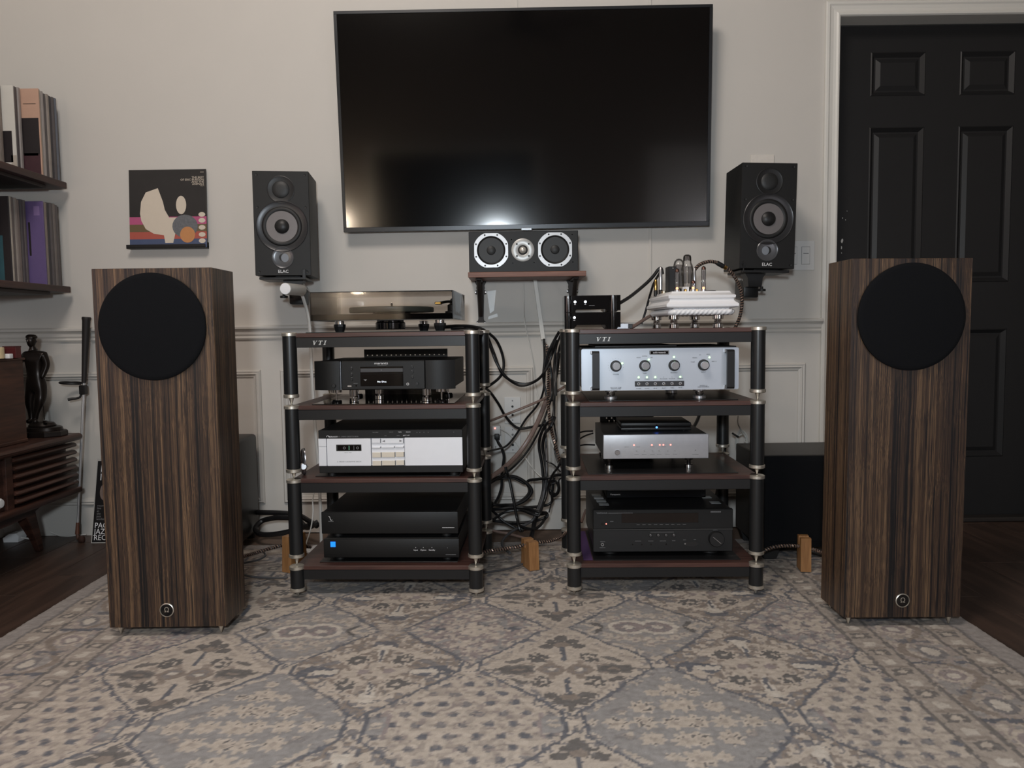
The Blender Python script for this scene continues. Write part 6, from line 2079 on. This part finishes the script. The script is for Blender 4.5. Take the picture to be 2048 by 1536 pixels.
# ================================================================== subwoofers
sbw = thing('subwoofer', 'large black subwoofer with cloth front behind the right tower', 'subwoofer', (1.005, 2.560, 0))
MB().box(-0.172, 0.172, 0.010, 0.29, 0.040, 0.356, 0.003).build('cabinet', M('sub_vinyl', lin(58, 56, 54), 0.5, var=0.1, scale=150), sbw)
gr = MB()
gr.box(-0.170, 0.170, -0.004, 0.010, 0.042, 0.354, 0.004, 2)
gr.build('cloth_grille', BLACKC, sbw)
MB().box(-0.148, 0.148, -0.0055, -0.003, 0.064, 0.338, 0.001).build('grille_field', BLACKC, sbw)
for fx in (-0.135, 0.135):
    for fy in (0.030, 0.26):
        MB().prism([(fx - 0.034, 0.041), (fx + 0.034, 0.041), (fx + 0.020, 0.0005), (fx - 0.020, 0.0005)], fy - 0.022, fy + 0.022).build('foot', BLACKP, sbw)
sb2 = thing('subwoofer', 'black subwoofer mostly hidden behind the left tower', 'subwoofer', (-1.118, 2.700, 0))
MB().box(-0.128, 0.128, 0.012, 0.26, 0.024, 0.402, 0.014, 3).build('cabinet', BLACKM, sb2)
MB().box(-0.122, 0.122, 0.0, 0.013, 0.034, 0.392, 0.004).build('cloth_grille', BLACKC, sb2)
for fx in (-0.10, 0.10):
    for fy in (0.04, 0.23):
        MB().cyl((fx, fy, 0), (fx, fy, 0.025), 0.016, 0.018, n=18).build('foot', BLACKP, sb2)


# ================================================================== wooden cable lifters
def lifter(x, y, rot, w_, d_, h_, label, top=1.0):
    t = thing('cable_lifter', label, 'cable stand', (x, y, 0.0002), rot, 'small wooden cable stands on the rug')
    o_ = [(0, 0), (d_, 0), (d_ * .93, h_), (d_ * .62, h_), (d_ * .56, h_ * .72), (d_ * .44, h_ * .72), (d_ * .38, h_), (d_ * .07, h_)]
    MB().prism(o_, -w_ / 2, w_ / 2, 'YZ').build('block', BLOCKW, t)
    return t


lifter(0.066, 2.478, R(20), 0.034, 0.080, 0.092, 'small wooden cable stand on the rug between the racks')
lifter(0.937, 2.425, R(-8), 0.032, 0.060, 0.108, 'tall wooden cable stand in front of the right subwoofer')
lifter(-0.752, 2.490, R(-24), 0.036, 0.085, 0.118, 'wooden cable stand beside the left foot of the left rack')
braided('twisted copper cable from the left tower over its wooden stand', [(484, 1114, 2.40), (510, 1106, 2.46), (540, 1097, 2.50), (566, 1091, 2.53), (600, 1092, 2.56), (622, 1094, 2.60)], 0.0036)
braided('twisted copper cable over the middle wooden stand between the racks', [(955, 1106, 2.50), (990, 1100, 2.51), (1030, 1094.5, 2.52), (1062, 1086, 2.525), (1100, 1082, 2.55), (1124, 1072, 2.60), (1136, 1060, 2.66)], 0.0036)
braided('twisted copper cable in front of the right subwoofer', [(1528, 1101, 2.47), (1548, 1094, 2.46), (1575, 1091.5, 2.455), (1602, 1093, 2.455), (1630, 1100, 2.43), (1655, 1110, 2.38)], 0.0036)
braided('pair of copper braided cables down the right rack left post', [(1094, 690, 2.76), (1097, 740, 2.77), (1096, 800, 2.77), (1101, 850, 2.76), (1112, 895, 2.745), (1126, 940, 2.735), (1134, 962, 2.73)], 0.0036)
braided('copper braided cable arching over the white valve amplifier', [(1388, 541, 2.53), (1400, 529, 2.54), (1420, 523, 2.55), (1440, 528, 2.56), (1460, 542, 2.57), (1478, 570, 2.59), (1484, 600, 2.60), (1480, 632, 2.61), (1470, 656, 2.62)], 0.0036)
t = thing('cable_plug', 'black and brass plug on the cable arching over the amplifier', 'plug', (0, 0, 0))
pa, pb = Vector(PW(1433, 525, 2.555)), Vector(PW(1452, 536, 2.565))
MB().lathe([(0.0062, 0), (0.0078, 0.004), (0.0078, (pb - pa).length * .72), (0.0066, (pb - pa).length * .74)], pa, pb - pa, n=18).build('plug_body', BLACKP, t)
MB().lathe([(0.0066, (pb - pa).length * .72), (0.0068, (pb - pa).length)], pa, pb - pa, n=18).build('brass_ring', BRASS, t)
BG = 'black cables hanging between the racks'
cable('signal_cable', 'black braided cable from the glossy boxes up to the amplifier', [(1240, 606, 2.46), (1262, 592, 2.48), (1290, 569, 2.50), (1306, 553, 2.51), (1316, 540, 2.515), (1322, 537, 2.51), (1325, 548, 2.505)], 0.0055, CABLE)
cable('signal_cable', 'thin black braided cable slanting behind the white amplifier', [(1318, 540, 2.52), (1308, 565, 2.55), (1300, 590, 2.60), (1292, 620, 2.62), (1283, 648, 2.63)], 0.0040, CABLE)
cable('signal_cable', 'grey brown cable on the rack top below the white amplifier', [(1262, 656, 2.44), (1275, 648, 2.47), (1290, 638, 2.52), (1304, 630, 2.58)], 0.0060, CABLEB)
cable('signal_cable', 'black cable looping from the turntable down to the left rack', [(880, 655, 2.50), (915, 652, 2.58), (950, 654, 2.63), (971, 662, 2.70), (994, 683, 2.76), (1007, 720, 2.78), (1002, 751, 2.77), (974, 774, 2.73), (952, 781, 2.69)], 0.0052, CABLE)
cable('signal_cable', 'upper of two black cables swagging between the racks', [(905, 657, 2.55), (945, 657, 2.70), (971, 668, 2.73), (986, 702, 2.76), (1003, 744, 2.78), (1028, 764, 2.79), (1059, 767, 2.79), (1086, 748, 2.78), (1096, 705, 2.77), (1118, 664, 2.72)], 0.0052, CABLE)
cable('signal_cable', 'lower of two black cables swagging between the racks', [(960, 660, 2.69), (979, 690, 2.74), (994, 726, 2.77), (1016, 756, 2.79), (1043, 770, 2.80), (1075, 757, 2.80), (1098, 722, 2.79), (1112, 680, 2.74)], 0.0050, CABLE)
cable('signal_cable', 'black cable drooping in a wide bow below the upper plate', [(950, 768, 2.68), (975, 779, 2.78), (996, 806, 2.85), (1012, 834, 2.88), (1036, 856, 2.89), (1068, 853, 2.88), (1098, 846, 2.84), (1107, 828, 2.80), (1108, 800, 2.78)], 0.0050, CABLE)
cable('speaker_ribbon', 'flat grey brown speaker cable rising towards the right rack', [(957, 848, 2.70), (985, 840, 2.78), (1020, 826, 2.82), (1060, 810, 2.82), (1095, 794, 2.80), (1128, 774, 2.74)], 0.0045, CABLEB, sx=1.5)
cable('speaker_ribbon', 'thick brown cable pair sweeping down to the left rack', [(1113, 706, 2.80), (1108, 745, 2.82), (1096, 790, 2.84), (1075, 845, 2.85), (1050, 890, 2.85), (1020, 925, 2.82), (985, 952, 2.76), (955, 967, 2.70)], 0.0062, CABLEB, sx=1.4)
cable('signal_cable', 'dark edge cable beside the thick brown cable pair', [(1119, 706, 2.815), (1114, 749, 2.835), (1103, 796, 2.86), (1082, 852, 2.87), (1058, 898, 2.87), (1028, 933, 2.84), (990, 961, 2.78), (959, 977, 2.72)], 0.0040, CABLE)
cable('signal_cable', 'thin black cable crossing the lower plate diagonally', [(976, 902, 2.76), (1000, 897, 2.84), (1015, 890, 2.88), (1033, 868, 2.90), (1052, 838, 2.90), (1075, 810, 2.88), (1087, 780, 2.85), (1090, 730, 2.84), (1089, 690, 2.84)], 0.0040, CABLE)
for dx, lab in ((0, 'left strand of the black bundle below the right rack side'), (7, 'right strand of the black bundle below the right rack side')):
    cable('power_cable', lab, [(1104 + dx * .4, 830, 2.84), (1085 + dx, 858, 2.86), (1078 + dx, 890, 2.87), (1084 + dx, 930, 2.87), (1087 + dx, 975, 2.86), (1079 + dx, 1008, 2.84), (1070 + dx * .5, 1030, 2.82), (1065, 1058, 2.76), (1060, 1080, 2.68)], 0.0058, CABLE, BG)
cable('power_cable', 'grey cable curling down to the rug behind the middle stand', [(1090, 840, 2.88), (1092, 890, 2.89), (1091, 950, 2.88), (1082, 1000, 2.86), (1058, 1042, 2.80), (1025, 1062, 2.74), (1006, 1080, 2.68), (1006, 1094, 2.62), (1020, 1106, 2.56)], 0.0048, CABLEG)
cable('power_cable', 'black cable from the power tap down behind the left rack', [(996, 884, 2.955), (1004, 898, 2.93), (1008, 915, 2.92), (1004, 945, 2.90), (1003, 975, 2.88), (994, 1000, 2.85), (980, 1018, 2.80), (966, 1040, 2.74)], 0.0056, CABLE)
cable('power_cable', 'straight black cable slanting down through the coil', [(1011, 930, 2.82), (1020, 965, 2.79), (1027, 1000, 2.78), (1034, 1035, 2.78), (1040, 1056, 2.78), (1046, 1063, 2.77)], 0.0054, CABLE)


def coil(name, label, cx, cy, rx, ry, Y, turns, r, mat, tail0=(), tail1=(), wob=0.12, ph=0.0, dY=0.02):
    pts = list(tail0)
    n = int(turns * 10)
    rd = random.Random(int(cx * 7 + cy))
    for i in range(n + 1):
        a = ph + i * 2 * PI / 10
        q_ = 1 - wob * (i / n) + rd.uniform(-.05, .05)
        pts.append((cx + rx * q_ * math.cos(a), cy + ry * q_ * math.sin(a), Y + dY * math.sin(a * .5 + i * .21)))
    pts += list(tail1)
    return cable(name, label, pts, r, mat, k=5)


coil('power_cable', 'thick black cable coiled behind the left rack, upper coil', 1012, 982, 52, 30, 2.86, 2.4, 0.0056, CABLE, tail0=[(958, 1010, 2.74), (972, 992, 2.80)], tail1=[(1060, 960, 2.88), (1095, 950, 2.86), (1122, 950, 2.80)], ph=PI)
coil('power_cable', 'black cable coiled low behind the racks, lower coil', 1030, 1030, 68, 17, 2.83, 2.2, 0.0054, CABLE, tail0=[(958, 1012, 2.72), (970, 1020, 2.78)], tail1=[(1095, 1010, 2.86), (1104, 985, 2.86), (1108, 955, 2.86)], ph=PI)
cable('power_cable', 'black cable falling from the left rack into the lower coil', [(962, 1006, 2.72), (985, 1022, 2.78), (1005, 1040, 2.80), (1030, 1054, 2.80), (1048, 1060, 2.79)], 0.0050, CABLE)
cable('power_cable', 'black cable crossing low behind the left rear rack post', [(955, 1060, 2.70), (985, 1040, 2.76), (1010, 1024, 2.80), (1045, 1018, 2.82), (1078, 1022, 2.82)], 0.0052, CABLE)
coil('thin_cable', 'small tied coil of thin black wire by the right rack', 1108, 976, 11, 17, 2.84, 3.3, 0.0026, CABLE, tail0=[(1128, 952, 2.80), (1118, 960, 2.83)], tail1=[(1104, 1000, 2.84), (1098, 1025, 2.84)], wob=.35)
cable('thin_cable', 'thin black wire beside the right rack rear left post', [(1105, 838, 2.76), (1110, 860, 2.77), (1113, 880, 2.76), (1109, 900, 2.78), (1116, 925, 2.76)], 0.0030, CABLE)
cable('thin_cable', 'thin black wire slanting to the right rack third shelf', [(1092, 920, 2.85), (1108, 930, 2.80), (1120, 942, 2.74)], 0.0030, CABLE)
cable('power_cable', 'black cable slanting below the small tied wire coil', [(1128, 905, 2.76), (1112, 930, 2.80), (1098, 960, 2.84), (1090, 990, 2.86), (1075, 1015, 2.86)], 0.0044, CABLE)
cable('white_wire', 'white wire hanging from the brown shelf to the plates', [(1047, 566, 3.006), (1048, 600, 3.006), (1049, 640, 2.985), (1057, 680, 3.0), (1066, 725, 3.0), (1070, 770, 3.0), (1078, 800, 2.99)], 0.0020, CABLEW)
cable('white_wire', 'thin white cable leaving the power tap towards the right', [(1000, 857, 2.97), (1016, 867, 2.98), (1032, 885, 2.98), (1046, 908, 2.97), (1062, 932, 2.95), (1078, 950, 2.93), (1095, 962, 2.90), (1110, 972, 2.88)], 0.0022, CABLEW)
cable('white_wire', 'pale cable inside the gap beside the right rack post', [(1094, 700, 2.90), (1098, 780, 2.90), (1097, 850, 2.90), (1102, 880, 2.90), (1110, 900, 2.89)], 0.0030, CABLEW)
for i, pts in enumerate((((1088, 678, 2.86), (1088, 720, 2.86), (1086, 755, 2.85), (1095, 800, 2.82)), ((1118, 664, 2.74), (1106, 690, 2.79), (1100, 720, 2.80), (1104, 760, 2.80), (1102, 800, 2.80)),
                         ((1124, 662, 2.73), (1113, 690, 2.78), (1109, 720, 2.79), (1108, 780, 2.79), (1106, 830, 2.79)), ((1128, 668, 2.72), (1118, 700, 2.76), (1112, 740, 2.77), (1111, 790, 2.77)))):
    cable('signal_cable', '%s black cable falling beside the right rack left posts' % ('leftmost', 'second from left', 'second from right', 'rightmost')[i], pts, 0.0045, CABLE, 'black cables falling beside the right rack')
cable('power_cable', 'grey cable lying on the rug left of the middle stand', [(955, 1146, 2.42), (985, 1143, 2.45), (1015, 1138, 2.48), (1045, 1128, 2.52)], 0.0036, CABLEG)
cable('power_cable', 'grey brown cable on the rug behind the left rack feet', [(960, 1052, 2.76), (990, 1062, 2.76), (1020, 1068, 2.76), (1056, 1078, 2.72)], 0.0045, CABLEB)
# behind and left of the left rack
cable('power_cable', 'thick black cable running behind the left rack, upper run', [(506, 1024, 2.96), (522, 1025, 2.92), (560, 1026, 2.90), (595, 1030, 2.88), (618, 1042, 2.84), (634, 1052, 2.80)], 0.0100, CABLE)
cable('power_cable', 'thick black cable looping on the floor beside the left tower', [(640, 1040, 2.80), (618, 1050, 2.84), (600, 1034, 2.88), (560, 1032, 2.90), (528, 1040, 2.90), (513, 1052, 2.88), (512, 1062, 2.86), (524, 1069, 2.84), (552, 1068, 2.82), (590, 1060, 2.80), (620, 1050, 2.78)], 0.0100, CABLE)
cable('power_cable', 'thin dark cord on the rug beside the left tower base', [(487, 1150, 2.38), (510, 1154, 2.37), (545, 1156, 2.36), (575, 1155, 2.36)], 0.0035, CABLEG)
cable('power_cable', 'grey cord curving on the rug behind the left tower', [(488, 1126, 2.50), (515, 1120, 2.54), (530, 1112, 2.58), (528, 1104, 2.62)], 0.0036, CABLEG)
# behind the right rack
cable('power_cable', 'black cable hanging behind the right rear post of the right rack', [(1437, 690, 2.74), (1439, 760, 2.75), (1446, 835, 2.75), (1450, 870, 2.75), (1448, 905, 2.75), (1441, 945, 2.745), (1433, 1000, 2.73), (1430, 1075, 2.72), (1431, 1092, 2.70)], 0.0068, CABLE)
cable('power_cable', 'black cable bending up behind the silver box with red lights', [(1402, 805, 2.73), (1399, 828, 2.72), (1394, 842, 2.69), (1386, 857, 2.648)], 0.0060, CABLE)
for i, (p0, p1) in enumerate((((1150, 868, 2.76), (1185, 862, 2.68)), ((1150, 884, 2.78), (1185, 866, 2.68)), ((1150, 893, 2.80), (1190, 890, 2.72)))):
    cable('signal_cable', '%s thin black cable reaching in behind the plain silver box' % ('topmost', 'middle', 'lowest')[i], [p0, ((p0[0] + p1[0]) / 2, (p0[1] + p1[1]) / 2 - 2, 2.73), p1], 0.0030, CABLE, 'black cables behind the plain silver box')
cable('power_cable', 'grey brown cable beside the big receiver left side', [(1172, 1020, 2.72), (1168, 1030, 2.70), (1163, 1045, 2.68)], 0.0050, CABLEB)
cable('white_wire', 'short white cord on the rug left of the big receiver', [(1158, 1060, 2.74), (1163, 1060, 2.73), (1171, 1060, 2.72)], 0.0030, CABLEW)
wc = coil('white_coil', 'white cable bundle with black tie behind the right rack', 1484, 884, 13, 26, 2.895, 3.0, 0.0030, CABLEW, tail0=[(1476, 832, 2.88), (1477, 850, 2.87)], tail1=[(1520, 880, 2.90), (1532, 892, 2.94)], wob=.4)
t = MB().tube([PW(1464, 866, 2.872), PW(1470, 870, 2.868), PW(1477, 874, 2.868)], 0.0036, 8).build('cable_tie', BLACKP)
tag(t, 'black tie around the white cable bundle', 'cable tie')
# little white leads at the wall speakers
cable('white_wire', 'white lead below the left wall speaker', [(602, 561, 2.83), (608, 570, 2.88), (614, 578, 2.93), (620, 584, 2.97)], 0.0026, CABLEW)
cable('white_wire', 'white lead curving below the right wall speaker', [(1497, 552, 2.86), (1488, 556, 2.88), (1485, 564, 2.90), (1488, 572, 2.92), (1497, 575, 2.93)], 0.0028, CABLEW)
# ceiling fan, seen only as a dark reflection in the screen
cf = thing('ceiling_fan', 'dark five bladed ceiling fan over the middle of the room', 'fan', (0.1, -0.6, 2.72))
FANM = M('fan_wood', lin(40, 30, 26), 0.5)
MB().lathe([(0.02, 0.378), (0.02, 0.10), (0.11, 0.08), (0.12, 0.0), (0.08, -0.04), (0, -0.05)], n=28).build('motor', FANM, cf)
MB().lathe([(0.06, 0.340), (0.05, 0.378)], n=20).build('canopy', FANM, cf)
for i in range(5):
    a = i * 2 * PI / 5 + .3
    b_ = MB().box(0.13, 0.62, -0.06, 0.06, 0.02, 0.028, 0.003).build('blade', FANM, cf)
    b_.rotation_euler = (R(8), 0, a)
